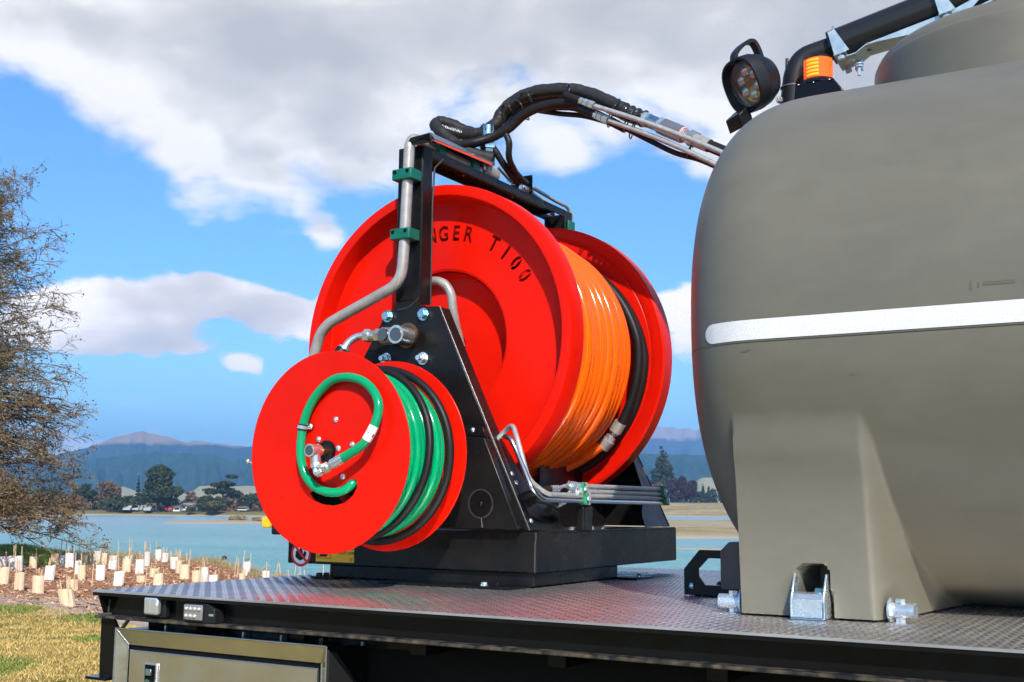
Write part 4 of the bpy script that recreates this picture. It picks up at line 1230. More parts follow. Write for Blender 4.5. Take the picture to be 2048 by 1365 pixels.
def side_plate(y0, y1, outer):
    """A-shaped side plate: y0..y1 is its thickness, outer = +1/-1 the way its flange is folded"""
    poly = [(CX - .052, 2.215), (CX + .034, 2.218), (CX + .060, 2.192), (CX + .134, 2.186), (CX + .250, 1.942), (CX + .367, 1.70), (CX + .515, 1.392), (CX - .515, 1.392), (CX - .30, 1.80), (CX - .222, 1.98), (CX - .195, 2.03), (CX - .105, 2.175), (CX - .075, 2.188)]
    MB().prism(poly, 'Y', y0, y1).build('side_plate', BLACK, fr, bevel=.0015)
    ya, yb = (y1, y1 + .062) if outer > 0 else (y0 - .062, y0)
    # folded flange following the sloping edge (+X side)
    a = Vector((CX + .134, 0, 2.186)); b = Vector((CX + .367, 0, 1.70)); c = Vector((CX + .515, 0, 1.392))
    n = Vector(((a - c).z, 0, -(a - c).x)).normalized() * .004
    n = Vector((abs(n.x), 0, abs(n.z)))
    def strip(p, q, w0, w1, nm='folded_flange'):
        v = [(p.x, ya, p.z), (q.x, ya, q.z), (q.x, ya + w1 if outer > 0 else yb - w1, q.z), (p.x, ya + w0 if outer > 0 else yb - w0, p.z)]
        if outer < 0: v = [(p.x, yb, p.z), (q.x, yb, q.z), v[2], v[3]]
        v2 = [(t_[0] - n.x, t_[1], t_[2] - n.z) for t_ in v]
        MB().add(v + v2, [(0, 1, 2, 3), (7, 6, 5, 4), (0, 4, 5, 1), (1, 5, 6, 2), (2, 6, 7, 3), (3, 7, 4, 0)]).build(nm, BLACK, fr, bevel=.001)
    strip(a, b, .062, .062)
    strip(Vector((b.x + .001, 0, b.z - .002)), c, .066, .066)
    MB().tube([(a.x - .001, ya if outer > 0 else yb, a.z), (c.x - .001, ya if outer > 0 else yb, c.z)], .0036, 8).build('folded_edge', mat('black edge with painted glint', (.05, .048, .048), .22, .3), fr, smooth=60)  # glint along the fold is put into a lighter, glossier colour
    # curved gusset from the flange down to the tray
    g_ = []
    base = Vector((BX1 - .002, 0, BZ1))
    up = (b - c).normalized()
    outl = [(0, .0), (0, .31), (.10, .30), (.115, .20), (.075, .11)] if False else None
    pts = [(.064, .34), (.085, .25), (.105, .19), (.135, .14), (.17, .105), (.21, .075), (.235, .045), (.245, .0)]
    poly3 = [(c.x - .001, (ya if outer > 0 else yb), c.z)] + [(c.x + up.x * h_ - .001, (ya + .064) if outer > 0 else (yb - .064), c.z + up.z * h_) for h_ in (.34,)]
    v = [(c.x + .0015, (y1 if outer > 0 else y0) + outer * .030, c.z)]
    v += [(c.x + up.x * .34 + .0015, (y1 if outer > 0 else y0) + outer * .030, c.z + up.z * .34)]
    v += [(c.x + up.x * h_ + .0015, (y1 if outer > 0 else y0) + outer * w_, c.z + up.z * h_) for w_, h_ in pts]
    k = len(v); v2 = [(q_[0] - .004, q_[1], q_[2]) for q_ in v]
    MB().add(v + v2, [tuple(range(k)), tuple(range(2 * k - 1, k - 1, -1))] + [(i, k + i, k + (i + 1) % k, (i + 1) % k) for i in range(k)]).build('curved_gusset', BLACK, fr, bevel=.001)


side_plate(YP, YP + .008, 1)
side_plate(2 * 4.06 - YP - .008, 2 * 4.06 - YP, -1)
# lower cover standing proud of the near plate
MB().prism([(-2.62, 1.395), (-2.010, 1.395), (-2.150, 1.705), (-2.245, 1.712), (-2.62, 1.712)], 'Y', YP - .042, YP - .0005).build('lower_cover', BLACK, fr, bevel=.004)
MB().prism([(-2.262, 1.715), (-2.150, 1.708), (-2.165, 1.742), (-2.245, 1.752), (-2.262, 1.752)], 'Y', YP - .030, YP - .0005).build('cover_tab', BLACK, fr, bevel=.001)
MB().button((-2.205, YP - .030, 1.733), (0, -1, 0), .009).build('button_bolt', ZINC, fr, smooth=40)
# round port in the cover
pc = Vector((-2.161, YP - .0425, 1.480))
MB().ring(pc, (0, -1, 0), .050, .046, .002, 40).build('port_ring', mat('satin dark edge', (.06, .058, .058), .35, .4), fr, smooth=40)  # ring slightly lighter than the cap inside it
MB().cyl(pc + Vector((0, -.0004, 0)), pc + Vector((0, -.0010, 0)), .046, 40).build('port_disc', mat('glossy black cap', (.006, .006, .006), .12), fr, smooth=40)
MB().button(pc + Vector((0, -.001, 0)), (0, -1, 0), .009).build('port_bolt', BLACKG, fr, smooth=40)
MB().tube([(-2.158, YP - .0425, 1.430), (-2.153, YP - .0425, 1.40)], .0012, 6).build('paint_run', mat('grey scuff', (.16, .15, .14), .6), fr)
# gusset bolts on the flange
for (t_, w_) in ((.62, .030), (.52, .034), (.10, .030)):
    a = Vector((CX + .367, 0, 1.70)); c = Vector((CX + .515, 0, 1.392)); q_ = c.lerp(a, t_)
    MB().button((q_.x + .002, YP + .008 + w_, q_.z + .001), (.9, 0, .43), .009).build('button_bolt', ZINC, fr, smooth=40)
# back cross panel of the tray seen between the plates, with its slot
MB().box(-2.62, -2.612, BY0 + .03, 3.80, BZ1, 1.62).box(-2.62, -2.612, 4.02, BY1 - .03, BZ1, 1.62).box(-2.62, -2.612, 3.80, 4.02, BZ1, 1.435).box(-2.62, -2.612, 3.80, 4.02, 1.50, 1.53).build('rear_cross_panel', BLACK, fr)
MB().box(-2.30, -2.292, 4.06, 4.63, BZ1, 1.66).build('inner_partition', BLACK, fr)

# ---- arch
PXL, PXR = -2.573, -2.463
PZ = 2.803
# near post: folded channel, open to the rear
MB().box(PXL, PXR, 3.464, 3.470, 2.218, PZ).box(PXR - .006, PXR, 3.4702, 3.532, 2.206, PZ).box(PXL, PXL + .006, 3.4702, 3.532, 2.206, PZ).build('arch_post', BLACK, fr, bevel=.003, seg=3)
MB().tube([(PXR - .001, 3.534, 2.21), (PXR - .0005, 3.535, 2.60), (PXR, 3.545, 2.735), (PXR, 3.60, 2.782)], .0038, 8).build('weld_bead', WELD, fr, smooth=60)
MB().tube(cr([(PXL + .015, 3.4615, 2.186), (PXL + .055, 3.4615, 2.190), (PXL + .085, 3.4615, 2.205), (PXR - .004, 3.4615, 2.222)], 5), .0035, 8).build('weld_bead', WELD, fr, smooth=60)
# far post
fy = 2 * 4.06
MB().box(PXL, PXR, fy - 3.470, fy - 3.464, 2.19, PZ).box(PXR - .006, PXR, fy - 3.532, fy - 3.4702, 2.19, PZ).box(PXL, PXL + .006, fy - 3.532, fy - 3.4702, 2.19, PZ).build('arch_post', BLACK, fr, bevel=.003, seg=3)


def plate_with_holes(name, axis, lo, hi, u0, u1, v0, v1, holes, r_, par):
    """a plate thickness lo..hi on axis with small round-ish holes, built from strips so that the holes are real"""
    mb = MB()
    us = sorted({u0, u1, *[h[0] - r_ for h in holes], *[h[0] + r_ for h in holes]})
    for a, b in zip(us[:-1], us[1:]):
        mid = (a + b) / 2
        hs = sorted([h[1] for h in holes if abs(h[0] - mid) < r_])
        cur = v0
        for q_ in hs:
            if axis == 'Z': mb.box(cur, q_ - r_, a, b, lo, hi)
            else: mb.box(cur, q_ - r_, lo, hi, a, b)
            cur = q_ + r_
        if axis == 'Z': mb.box(cur, v1, a, b, lo, hi)
        else: mb.box(cur, v1, lo, hi, a, b)
    return mb.build(name, BLACK, par)


plate_with_holes('arch_beam_top', 'Z', PZ - .006, PZ, 3.533, fy - 3.533, PXL, PXR, [(3.72, -2.552), (3.88, -2.50), (4.02, -2.552), (4.26, -2.552), (4.40, -2.50), (4.50, -2.552), (4.56, -2.49)], .0042, fr)
MB().box(PXR - .006, PXR, 3.533, fy - 3.533, PZ - .032, PZ - .0062).build('arch_beam_lip', BLACK, fr, bevel=.0015)
MB().box(PXL, PXL + .006, 3.533, fy - 3.533, PZ - .032, PZ - .0062).build('arch_beam_lip', BLACK, fr, bevel=.0015)
for y_ in (3.86, 4.25, 4.60):
    MB().button((PXL + .03, y_, PZ - .0065), (0, 0, -1), .008).build('button_bolt', BRASS, fr, smooth=40)
for y_ in (3.70, 4.00, 4.40, 4.58):
    MB().cyl((PXR - .001, y_, PZ - .013), (PXR + .0012, y_, PZ - .013), .0035, 10).build('small_hole', DARKH, fr)
MB().box(PXR + .0005, PXR + .012, fy - 3.52, fy - 3.46, 2.70, 2.76).build('clamp', GREENC, fr, bevel=.003)

# bearing bolts and bearing washer
for (x, z, k) in ((-2.603, 2.166, 0), (-2.442, 2.161, 0), (-2.606, 2.006, 1), (-2.441, 1.999, 1)):
    MB().bolt((x, YP - .0005, z), (0, -1, 0), .0185, stud=.018 if k else 0).build('bearing_bolt', ZINCT if not k else ZINC, fr, smooth=30)
MB().ring((CX, YP - .0002, CZ), (0, -1, 0), .047, .02, .004, 32).build('bearing_ring', BRASS, fr, smooth=40)
MB().cyl((CX, YP, CZ), (CX, YP - .02, CZ), .034, 28).build('axle_end', mat('oily axle', (.12, .08, .06), .3, .9), fr, smooth=40)

# stickers on the near tray side
st = MB().cyl((-2.985, BY0 - .0003, 1.288), (-2.985, BY0 - .0009, 1.288), .048, 40).build('no_hands_sticker', REDP, fr, smooth=40)
o = MB().cyl((-2.985, BY0 - .0010, 1.288), (-2.985, BY0 - .0014, 1.288), .038, 40).build('sticker_field', WHITEP); o.parent = st
o = MB().prism([(-3.012, 1.275), (-2.99, 1.262), (-2.965, 1.27), (-2.957, 1.292), (-2.968, 1.300), (-2.975, 1.285), (-2.98, 1.312), (-2.99, 1.312), (-2.992, 1.288), (-3.004, 1.300), (-3.010, 1.296)], 'Y', BY0 - .0018, BY0 - .00145).build('hand_print', INK); o.parent = st
c_ = Vector((-2.985, BY0 - .0021, 1.288)); dd_ = Vector((.7071, 0, -.7071))
o = MB().obox(c_, dd_ * .038, (0, .0002, 0), Vector((.7071, 0, .7071)) * .005).build('red_bar', REDP); o.parent = st
LX0, LX1, LZ0, LZ1 = -2.912, -2.732, 1.262, 1.345
wl = MB().box(LX0, LX1, BY0 - .0009, BY0 - .0003, LZ0, LZ1).build('warning_label', YELLOW, fr)
def on_label(o): o.parent = wl; o.location = (0, 0, 0); return o
on_label(MB().box(LX0 + .002, LX1 - .002, BY0 - .0012, BY0 - .0010, 1.309, 1.3115).build('black_line', INK))
for a in ((LX0 + .006, LX0 + .072, LZ0 + .012, LZ0 + .014), (LX0 + .006, LX0 + .072, LZ0 + .042, LZ0 + .044), (LX0 + .006, LX0 + .008, LZ0 + .012, LZ0 + .044), (LX0 + .070, LX0 + .072, LZ0 + .012, LZ0 + .044)):
    on_label(MB().box(a[0], a[1], BY0 - .0012, BY0 - .0010, a[2], a[3]).build('picture_frame', INK))
on_label(MB().prism([(LX0 + .012, LZ0 + .018), (LX0 + .05, LZ0 + .018), (LX0 + .064, LZ0 + .034), (LX0 + .052, LZ0 + .036), (LX0 + .044, LZ0 + .028), (LX0 + .03, LZ0 + .034)], 'Y', BY0 - .0012, BY0 - .0010).build('hand_picture', INK))
on_label(lay_text('WARNING', .034, (LX0 + .092, BY0 - .0011, 1.327), (1, 0, 0), (0, 0, 1), INK, wl, 'warning_lettering', .0001, bold=.0008))
on_label(lay_text('KEEP HANDS CLEAR', .0135, (LX0 + .126, BY0 - .0011, 1.296), (1, 0, 0), (0, 0, 1), INK, wl, 'label_lettering', .0001, bold=.0003, spacing=.95))
on_label(MB().ring((LX1 - .014, BY0 - .0009, LZ0 + .011), (0, -1, 0), .0065, .0045, .0004, 20).build('round_mark', INK))

# ================================================================== BIG REEL
big = thing('large_hose_reel', 'large red steel hose reel with dished flanges and cut out lettering', 'hose reel', (CX, 4.06, CZ - .6))
UP_ = Vector((0, 1, 0))


def boolean_cut(o, cutter_mesh):
    cob = bpy.data.objects.new('cutter', cutter_mesh)
    COL.objects.link(cob)
    cob.matrix_world = o.matrix_world
    md = o.modifiers.new('cut', 'BOOLEAN'); md.operation = 'DIFFERENCE'; md.object = cob; md.solver = 'EXACT'
    bpy.context.view_layer.update()
    dg = bpy.context.evaluated_depsgraph_get()
    me = bpy.data.meshes.new_from_object(o.evaluated_get(dg))
    o.modifiers.clear()
    old = o.data; o.data = me
    bpy.data.meshes.remove(old)
    bpy.data.objects.remove(cob)


yd = YN + .080       # face of the near dish
# dished rim: rolled edge, flat ring, wall
MB().lathe([(.600, yd + .012), (.600, YN + .006), (.597, YN + .001), (.590, YN), (.566, YN), (.560, YN + .001), (.556, YN + .006), (.548, yd - .004), (.543, yd), (.535, yd + .0005), (.535, yd + .006), (.552, yd + .006), (.575, yd + .012), (.600, yd + .012)], (CX, 0, CZ), UP_, 128).build('flange_rim', RED, big, smooth=35)
face = MB().lathe([(.5351, yd), (.288, yd), (.288, yd + .006), (.5351, yd + .006), (.5351, yd)], (CX, 0, CZ), UP_, 128)
fo = face.build('flange_face', RED, None)
LT = [('R', 114.0), ('A', 106.2), ('N', 98.6), ('G', 90.8), ('E', 82.9), ('R', 75.2), ('T', 58.2), ('1', 49.4), ('0', 41.0), ('0', 32.4)]
cm = MB()
for ch, a_ in LT:
    tm = text_mesh(ch, .081, .02, bold=.0026)
    a_ = R(a_); rr = .424
    o_ = Vector((CX + rr * math.cos(a_), yd + .003, CZ + rr * math.sin(a_)))
    uy = Vector((math.cos(a_), 0, math.sin(a_))); ux = Vector((math.sin(a_), 0, -math.cos(a_)))
    vs = [o_ + ux * v_.co.x * .82 + uy * v_.co.y + Vector((0, -1, 0)) * v_.co.z for v_ in tm.vertices]
    cm.add(vs, [tuple(p.vertices) for p in tm.polygons])
    bpy.data.meshes.remove(tm)
cme = bpy.data.meshes.new('cutter')
cme.from_pydata([tuple(v_) for v_ in cm.v], [], cm.f)
bm = bmesh.new(); bm.from_mesh(cme); bmesh.ops.remove_doubles(bm, verts=bm.verts, dist=1e-6); bmesh.ops.recalc_face_normals(bm, faces=bm.faces); bm.to_mesh(cme); bm.free()
boolean_cut(fo, cme)
fo.data.set_sharp_from_angle(angle=R(35))
fo.parent = big; par_fix(fo)
# stencil bridges of the noughts and round letters
for ch, a_ in LT:
    if ch != '0': continue
    a_ = R(a_); rr = .424 if ch == '0' else .432
    o_ = Vector((CX + rr * math.cos(a_), yd + .003, CZ + rr * math.sin(a_)))
    uy = Vector((math.cos(a_), 0, math.sin(a_))); ux = Vector((math.sin(a_), 0, -math.cos(a_)))
    for s_ in ((-1, 1) if ch == '0' else (1,)):
        b_ = o_ + (uy * s_ * .024 + ux * s_ * (.004 if ch == '0' else 0))
        MB().obox(b_, uy * .009, Vector((0, .0026, 0)), ux * .0020).build('letter_bridge', RED, big)
# inner dish, funnel wall and hub face
MB().lathe([(.2881, yd + .0005), (.280, yd + .004), (.268, yd + .072), (.262, yd + .078), (.05, yd + .083), (.05, yd + .088), (.264, yd + .084), (.276, yd + .074), (.2881, yd + .0065)], (CX, 0, CZ), UP_, 96).build('hub_dish', RED, big, smooth=35)
MB().cyl((CX, YP + .009, CZ), (CX, yd + .085, CZ), .032, 24).build('axle', mat('oily axle', (.12, .08, .06), .3, .9), big, smooth=40)
# swan neck pipe inside the near dish
sn = [(CX - .115, 3.60, 1.98), (CX - .115, 3.575, 2.17), (CX - .06, 3.56, 2.315), (CX + .03, 3.56, 2.345), (CX + .108, 3.56, 2.30), (CX + .118, 3.58, 2.20), (CX + .118, 3.66, 2.04)]
MB().tube(cr([(CX - .118, 3.62, 2.02), (CX - .118, 3.59, 2.16), (CX - .095, 3.575, 2.245), (CX - .02, 3.57, 2.30), (CX + .065, 3.57, 2.30), (CX + .108, 3.575, 2.255), (CX + .115, 3.59, 2.17), (CX + .115, 3.64, 2.06)], 8), .017, 16).build('swan_neck_pipe', STEEL, big, smooth=60)
# far flange
y2 = YF - .070
MB().lathe([(.600, y2 - .006), (.600, YF - .004), (.592, YF), (.566, YF), (.556, YF - .006), (.548, y2 + .004), (.535, y2), (.27, y2), (.27, y2 - .006), (.535, y2 - .006), (.537, y2 - .0045), (.539, y2 - .006), (.566, y2 - .007), (.590, y2 - .011), (.600, y2 - .006)], (CX, 0, CZ), UP_, 128).build('far_flange', RED, big, smooth=35)
MB().lathe([(.275, yd + .012), (.275, y2 - .006)], (CX, 0, CZ), UP_, 64).build('drum', RED, big, smooth=35)

# ---- orange hose wound on the big reel
oh = thing('orange_hose', 'glossy orange high pressure hose wound on the large red reel', 'hose', (CX, 4.0, CZ - .5))
r_h = .0228
turns = 13
yy0, yy1 = yd + .042, 4.305
r = random.Random(5)
P_ = (yy1 - yy0) / (turns - 1)


def arc(y, rad, a0, a1, n=96, y1=None, wob=.0, ph=0., rad1=None):
    out = []
    for i in range(n + 1):
        t = i / n; a = a0 + (a1 - a0) * t
        rr = rad + ((rad1 - rad) * t if rad1 is not None else 0) + wob * math.sin(3 * a + ph)
        out.append(Vector((CX + rr * math.cos(a), y + ((y1 - y) * t if y1 is not None else 0) + wob * 1.2 * math.sin(2 * a + ph * 2), CZ + rr * math.sin(a))))
    return out


RT_ = []
for i in range(turns):
    y = yy0 + P_ * i
    rad = .487 + r.uniform(-.003, .003) + (.010 if i in (4, 9) else 0) - (.012 if i == turns - 1 else 0)
    RT_.append((y, rad))
    pts = arc(y - P_ * .5, rad, -PI, PI, 120, y + P_ * .5, wob=.0025, ph=i * 1.7)
    MB().tube(pts, r_h, 18, cap=False).build('hose_turn', ORANGE, oh, smooth=80)
# a lower layer that closes the gaps
for i in range(12):
    y = yy0 + P_ * (i + .5)
    MB().tube(arc(y, .445, -PI, PI, 64), r_h, 10, cap=False).build('inner_turn', ORANGE, oh, smooth=80)
# printed lettering along the hose
def print_row(i, a0, a1, side):
    y, rad = RT_[i]
    V = []; F = []
    rr_ = random.Random(i * 3 + int(side * 100) + 50)
    a = a0
    while a < a1:
        da = rr_.choice((.004, .007, .009, .006)); hgt = rr_.choice((.0022, .0034, .0028))
        if rr_.random() < .7:
            for (aa, bb) in ((a, a + da),):
                t_ = [(aa, -hgt / 2), (bb, -hgt / 2), (bb, hgt / 2), (aa, hgt / 2)]
                n0 = len(V)
                for an, w in t_:
                    th = side + w / r_h
                    frac = (an + PI) / (2 * PI)
                    R_ = rad + .0025 * math.sin(3 * an + i * 1.7)
                    yc = y - P_ * .5 + P_ * frac + .003 * math.sin(2 * an + i * 3.4)
                    rr2 = R_ + (r_h + .0006) * math.cos(th)
                    V.append((CX + rr2 * math.cos(an), yc - (r_h + .0006) * math.sin(th), CZ + rr2 * math.sin(an)))
                F.append((n0, n0 + 1, n0 + 2, n0 + 3))
        a += da + (.006 if rr_.random() < .85 else rr_.uniform(.03, .10))
    if V:
        o = MB().add(V, F).build('hose_print', INK, oh); o['kind'] = 'stuff'
for i in range(turns):
    for (a0, a1) in ((-1.05, -.6), (-.35, .0), (.25, .42), (.85, 1.15)):
        if (i * 7 + int(a0 * 10)) % 5 in (4, 1): continue
        print_row(i, a0 + (i % 3) * .07, a1, .12 + (i % 4) * .13)
# tail, crimped joint and black leader
YJ = 4.335
tail = cr([(CX + .33, 4.27, CZ - .60 + .12), Vector((CX + .30, 4.30, CZ - .43))] + [Vector((CX + .515 * math.cos(a), YJ - .02 * k, CZ + .515 * math.sin(a))) for k, a in ((1, -.92), (0, -.80))], 10)
tl = [Vector((CX + (.49 + .02 * k / 8) * math.cos(-1.65 + .105 * k), 4.25 + .010 * k, CZ + (.49 + .02 * k / 8) * math.sin(-1.65 + .105 * k))) for k in range(9)]
MB().tube(tl, .0215, 18).build('hose_tail', ORANGE, oh, smooth=80)
lb_ = thing('black_leader_hose', 'black rubber leader hose with crimped steel joint beside the orange hose', 'hose', (CX, 4.36, CZ - .55))
def jp(a, rad=.512, y=4.352): return Vector((CX + rad * math.cos(a), y, CZ + rad * math.sin(a)))
MB().tube([jp(-.82), jp(-.735)], .0275, 20).build('ferrule', STEEL, lb_, smooth=40)
MB().hexn(jp(-.735), jp(-.70), .023).build('hex_nut', ZINC, lb_, smooth=30)
MB().tube([jp(-.70), jp(-.675)], .014, 16).build('stem', CHROME, lb_, smooth=40)
MB().hexn(jp(-.675), jp(-.655), .020).build('hex_nut', ZINC, lb_, smooth=30)
MB().tube([jp(-.655), jp(-.565)], .0265, 20).build('ferrule', STEEL, lb_, smooth=40)
MB().tube([Vector((CX + (.516 - .06 * max(0, a - .1)) * math.cos(a), 4.352 - .02 * max(0, a), CZ + (.516 - .06 * max(0, a - .1)) * math.sin(a))) for a in np.linspace(-.565, 1.9, 60)], .0195, 16).build('leader_turn', RUBBER, lb_, smooth=80)
MB().tube([Vector((CX + (.508 - .05 * max(0, a)) * math.cos(a), 4.422 - .05 * max(0., a) - .03 * max(0, -a - .9), CZ + (.508 - .05 * max(0, a)) * math.sin(a))) for a in np.linspace(-1.75, 1.5, 70)], .0205, 16).build('leader_turn', RUBBER, lb_, smooth=80)

# ================================================================== SMALL REEL
SX, SZ, SR = -2.472, 1.644, .3285
SY0, SY1 = 2.977, 3.300
sm = thing('small_hose_reel', 'small red hose reel with flat discs mounted low in front of the frame', 'hose reel', (SX, 3.14, SZ - SR))
dk = MB().lathe([(.0, SY0 - .001), (SR - .003, SY0 - .001), (SR, SY0 + .001), (SR, SY0 + .003), (0, SY0 + .003)], (SX, 0, SZ), UP_, 128).build('front_disc', RED, None)
# crescent slot where the hose passes through the disc
def slotpt(dx, dz): return (SX + dx, SZ + dz)
sl_ = [W(x, y, 'Y', SY0) for x, y in ((620, 986), (628, 1000), (645, 1009), (668, 1012), (690, 1006), (706, 992), (715, 974), (714, 962), (705, 957), (696, 963), (684, 972), (664, 981), (640, 982), (627, 981))]
cme = MB().prism([(p.x, p.z) for p in sl_], 'Y', SY0 - .02, SY0 + .02).mesh('cutter')
boolean_cut(dk, cme)
dk.data.shade_smooth(); dk.data.set_sharp_from_angle(angle=R(30))
dk.parent = sm; par_fix(dk)
MB().lathe([(.0, SY1 - .002), (SR - .002, SY1 - .002), (SR, SY1 - .0005), (SR, SY1 + .002), (0, SY1 + .003)], (SX, 0, SZ), UP_, 128).build('rear_disc', RED, sm, smooth=35)
MB().lathe([(.14, SY0 + .004), (.14, SY1 - .003)], (SX, 0, SZ), UP_, 48).build('drum', RED, sm, smooth=35)
MB().cyl((SX, SY1 + .003, SZ), (SX, YP - .014, SZ), .06, 28).build('motor_shaft', BLACK, sm, smooth=40)
MB().ring((SX, SY0 - .001, SZ), (0, -1, 0), .036, .028, .006, 36).build('hub_ring', BLACKG, sm, smooth=40)
MB().cyl((SX, SY0 - .001, SZ), (SX, SY0 - .004, SZ), .028, 30).build('hub_cup', RUBBER, sm, smooth=40)
MB().cyl((SX, SY0 - .001, SZ), (SX, SY0 - .030, SZ), .0135, 20).build('axle_stub', BRASS, sm, smooth=40)
MB().cyl((SX, SY0 - .030, SZ), (SX, SY0 - .048, SZ), .0095, 16).build('axle_pin', CHROME, sm, smooth=40)
for (dx, dz) in ((.033, .102), (-.036, .039), (.046, .009), (.103, .020), (.068, -.082), (-.040, -.075), (-.105, .05)):
    if dx == -.105: continue
    MB().button((SX + dx, SY0 - .001, SZ + dz), (0, -1, 0), .0105).build('button_bolt', ZINC if dx > -.039 else BRASS, sm, smooth=40)
# swivel on the hub
yS = SY0 - .062
sw = Vector((SX - .042 + .042, yS, SZ))
MB().cyl((SX + .001, SY0 - .045, SZ - .000), (SX + .001, yS - .028, SZ), .0205, 24).build('swivel_body', CHROME, sm, smooth=40)
MB().cyl((SX + .001, yS - .0285, SZ), (SX + .001, yS - .030, SZ), .0155, 24).build('swivel_cap', mat('dark turned steel', (.22, .19, .17), .3, 1), sm, smooth=40)
b0 = Vector((SX + .001, yS, SZ)); 
MB().tube([b0 + Vector((0, 0, -.008)), b0 + Vector((.006, 0, -.040))], [.0185, .0165], 20).build('swivel_neck', CHROME, sm, smooth=40)
MB().hexn(b0 + Vector((.006, 0, -.040)), b0 + Vector((.009, 0, -.054)), .0175).build('hex_nut', ZINC, sm, smooth=30)
e0 = b0 + Vector((.012, -.002, -.066))
MB().tube(fillet([b0 + Vector((.009, 0, -.054)), e0 + Vector((.002, 0, -.010)), e0 + Vector((.022, 0, .002))], .012), .0125, 6).build('elbow', ZINC, sm, smooth=30)
dirf = (W(705, 905, 'Y', yS) - W(648, 938, 'Y', yS)).normalized()
f0 = W(650, 937, 'Y', yS)
MB().tube([b0 + Vector((.008, 0, -.050)), Vector((f0.x - .004, yS, f0.z - .004))], .0135, 6).build('elbow', ZINC, sm, smooth=30)
MB().hexn(f0 - dirf * .004, f0 + dirf * .014, .0165).build('hex_nut', ZINC, sm, smooth=30)
MB().tube([f0 + dirf * .014, f0 + dirf * .026], .010, 14).build('stem', ZINC, sm, smooth=40)
MB().hexn(f0 + dirf * .026, f0 + dirf * .034, .0145).build('hex_nut', ZINC, sm, smooth=30)
MB().tube([f0 + dirf * .034, f0 + dirf * .078], .0165, 20).build('ferrule', ZINC, sm, smooth=40)
gh = thing('green_hose', 'glossy green hose looped over the small reel face and wound on its drum', 'hose', (SX, 3.1, SZ - .29))
lp = [(f0 + dirf * .076, 0)] + [(W(x, y, 'Y', yy_), 0) for x, y, yy_ in ((722, 893, SY0 - .055), (738, 872, SY0 - .050), (753, 840, SY0 - .040), (757, 808, SY0 - .032), (745, 780, SY0 - .026), (722, 761, SY0 - .022), (690, 755, SY0 - .020), (660, 764, SY0 - .019), (630, 795, SY0 - .019), (611, 835, SY0 - .019),
                                                               (603, 875, SY0 - .021), (602, 915, SY0 - .024), (611, 950, SY0 - .024), (630, 974, SY0 - .022), (658, 985, SY0 - .017), (684, 983, SY0 - .008), (702, 971, SY0 + .004), (716, 955, SY0 + .03), (722, 930, SY0 + .07))]
lp_ = cr([q_[0] for q_ in lp], 8)
MB().tube(lp_, .0148, 18).build('hose_loop', GREEN, gh, smooth=80)
# white printed sleeve and rubber lined clip on the loop
i0 = min(range(len(lp_)), key=lambda i: (lp_[i] - W(743, 868, 'Y', SY0 - .048)).length)
wb = MB().tube(lp_[i0 - 4:i0 + 5], .0156, 20).build('white_sleeve', WHITEP, gh, smooth=60)
MB().obox(W(746, 872, 'Y', SY0 - .0670), (.004, 0, .003), (0, .0005, 0), (.0012, 0, -.0016)).obox(W(736, 866, 'Y', SY0 - .0655), (.0025, 0, .002), (0, .0005, 0), (.0006, 0, -.0008)).build('sleeve_print', INK, gh)
i1 = min(range(len(lp_)), key=lambda i: (lp_[i] - W(606, 853, 'Y', SY0 - .019)).length)
a_, b_ = lp_[i1 - 1], lp_[i1 + 1]; ta = (b_ - a_).normalized()
cl = thing('hose_clip', 'rubber lined metal clip holding the green hose loop on the small reel face', 'clip', (lp_[i1].x, SY0, lp_[i1].z))
MB().tube([lp_[i1] - ta * .010, lp_[i1] + ta * .010], .0175, 20).build('rubber_lining', RUBBER, cl, smooth=40)
MB().tube([lp_[i1] - ta * .0055, lp_[i1] + ta * .0055], .0185, 20).build('metal_band', ZINC, cl, smooth=40)
q_ = W(622, 854, 'Y', SY0 - .004)
MB().box(q_.x - .013, q_.x + .010, SY0 - .008, SY0 - .0015, q_.z - .006, q_.z + .006).build('clip_foot', RUBBER, cl, bevel=.002)
MB().button((q_.x + .001, SY0 - .008, q_.z), (0, -1, 0), .0105).build('button_bolt', ZINC, cl, smooth=40)


def sarc(y, rad, a0, a1, n=80, y1=None):
    return [Vector((SX + rad * math.cos(a0 + (a1 - a0) * i / n), y + ((y1 - y) * i / n if y1 is not None else 0), SZ + rad * math.sin(a0 + (a1 - a0) * i / n))) for i in range(n + 1)]


pit = .0285
for i in range(9):
    y = SY0 + .038 + pit * i
    rad = (.262, .268, .262, .270, .262, .266, .258, .268, .262)[i]
    MB().tube(sarc(y - pit / 2, rad, -PI, PI, 90, y + pit / 2), .0148, 16, cap=False).build('hose_turn', GREEN, gh, smooth=80)
for i in range(9):
    MB().tube(sarc(SY0 + .038 + pit * i, .235, -PI, PI, 48), .0148, 8, cap=False).build('inner_turn', GREEN, gh, smooth=80)
bh = thing('black_reel_hose', 'thin black rubber hose crossing over the green turns on the small reel', 'hose', (SX, 3.2, SZ - .3))
MB().tube([Vector((SX + .288 * math.cos(a), SY0 + .165 + .035 * math.sin(a * 1.0) , SZ + .288 * math.sin(a))) for a in np.linspace(-1.9, 2.4, 80)], .0135, 16).build('hose_turn', RUBBER, bh, smooth=80)
MB().tube([Vector((SX + (.293 + .004 * math.cos(a)) * math.cos(a), SY0 + .262 + .010 * math.cos(a), SZ + (.293 + .004 * math.cos(a)) * math.sin(a))) for a in np.linspace(-2.3, 2.4, 80)], .0140, 16).build('hose_turn', RUBBER, bh, smooth=80)

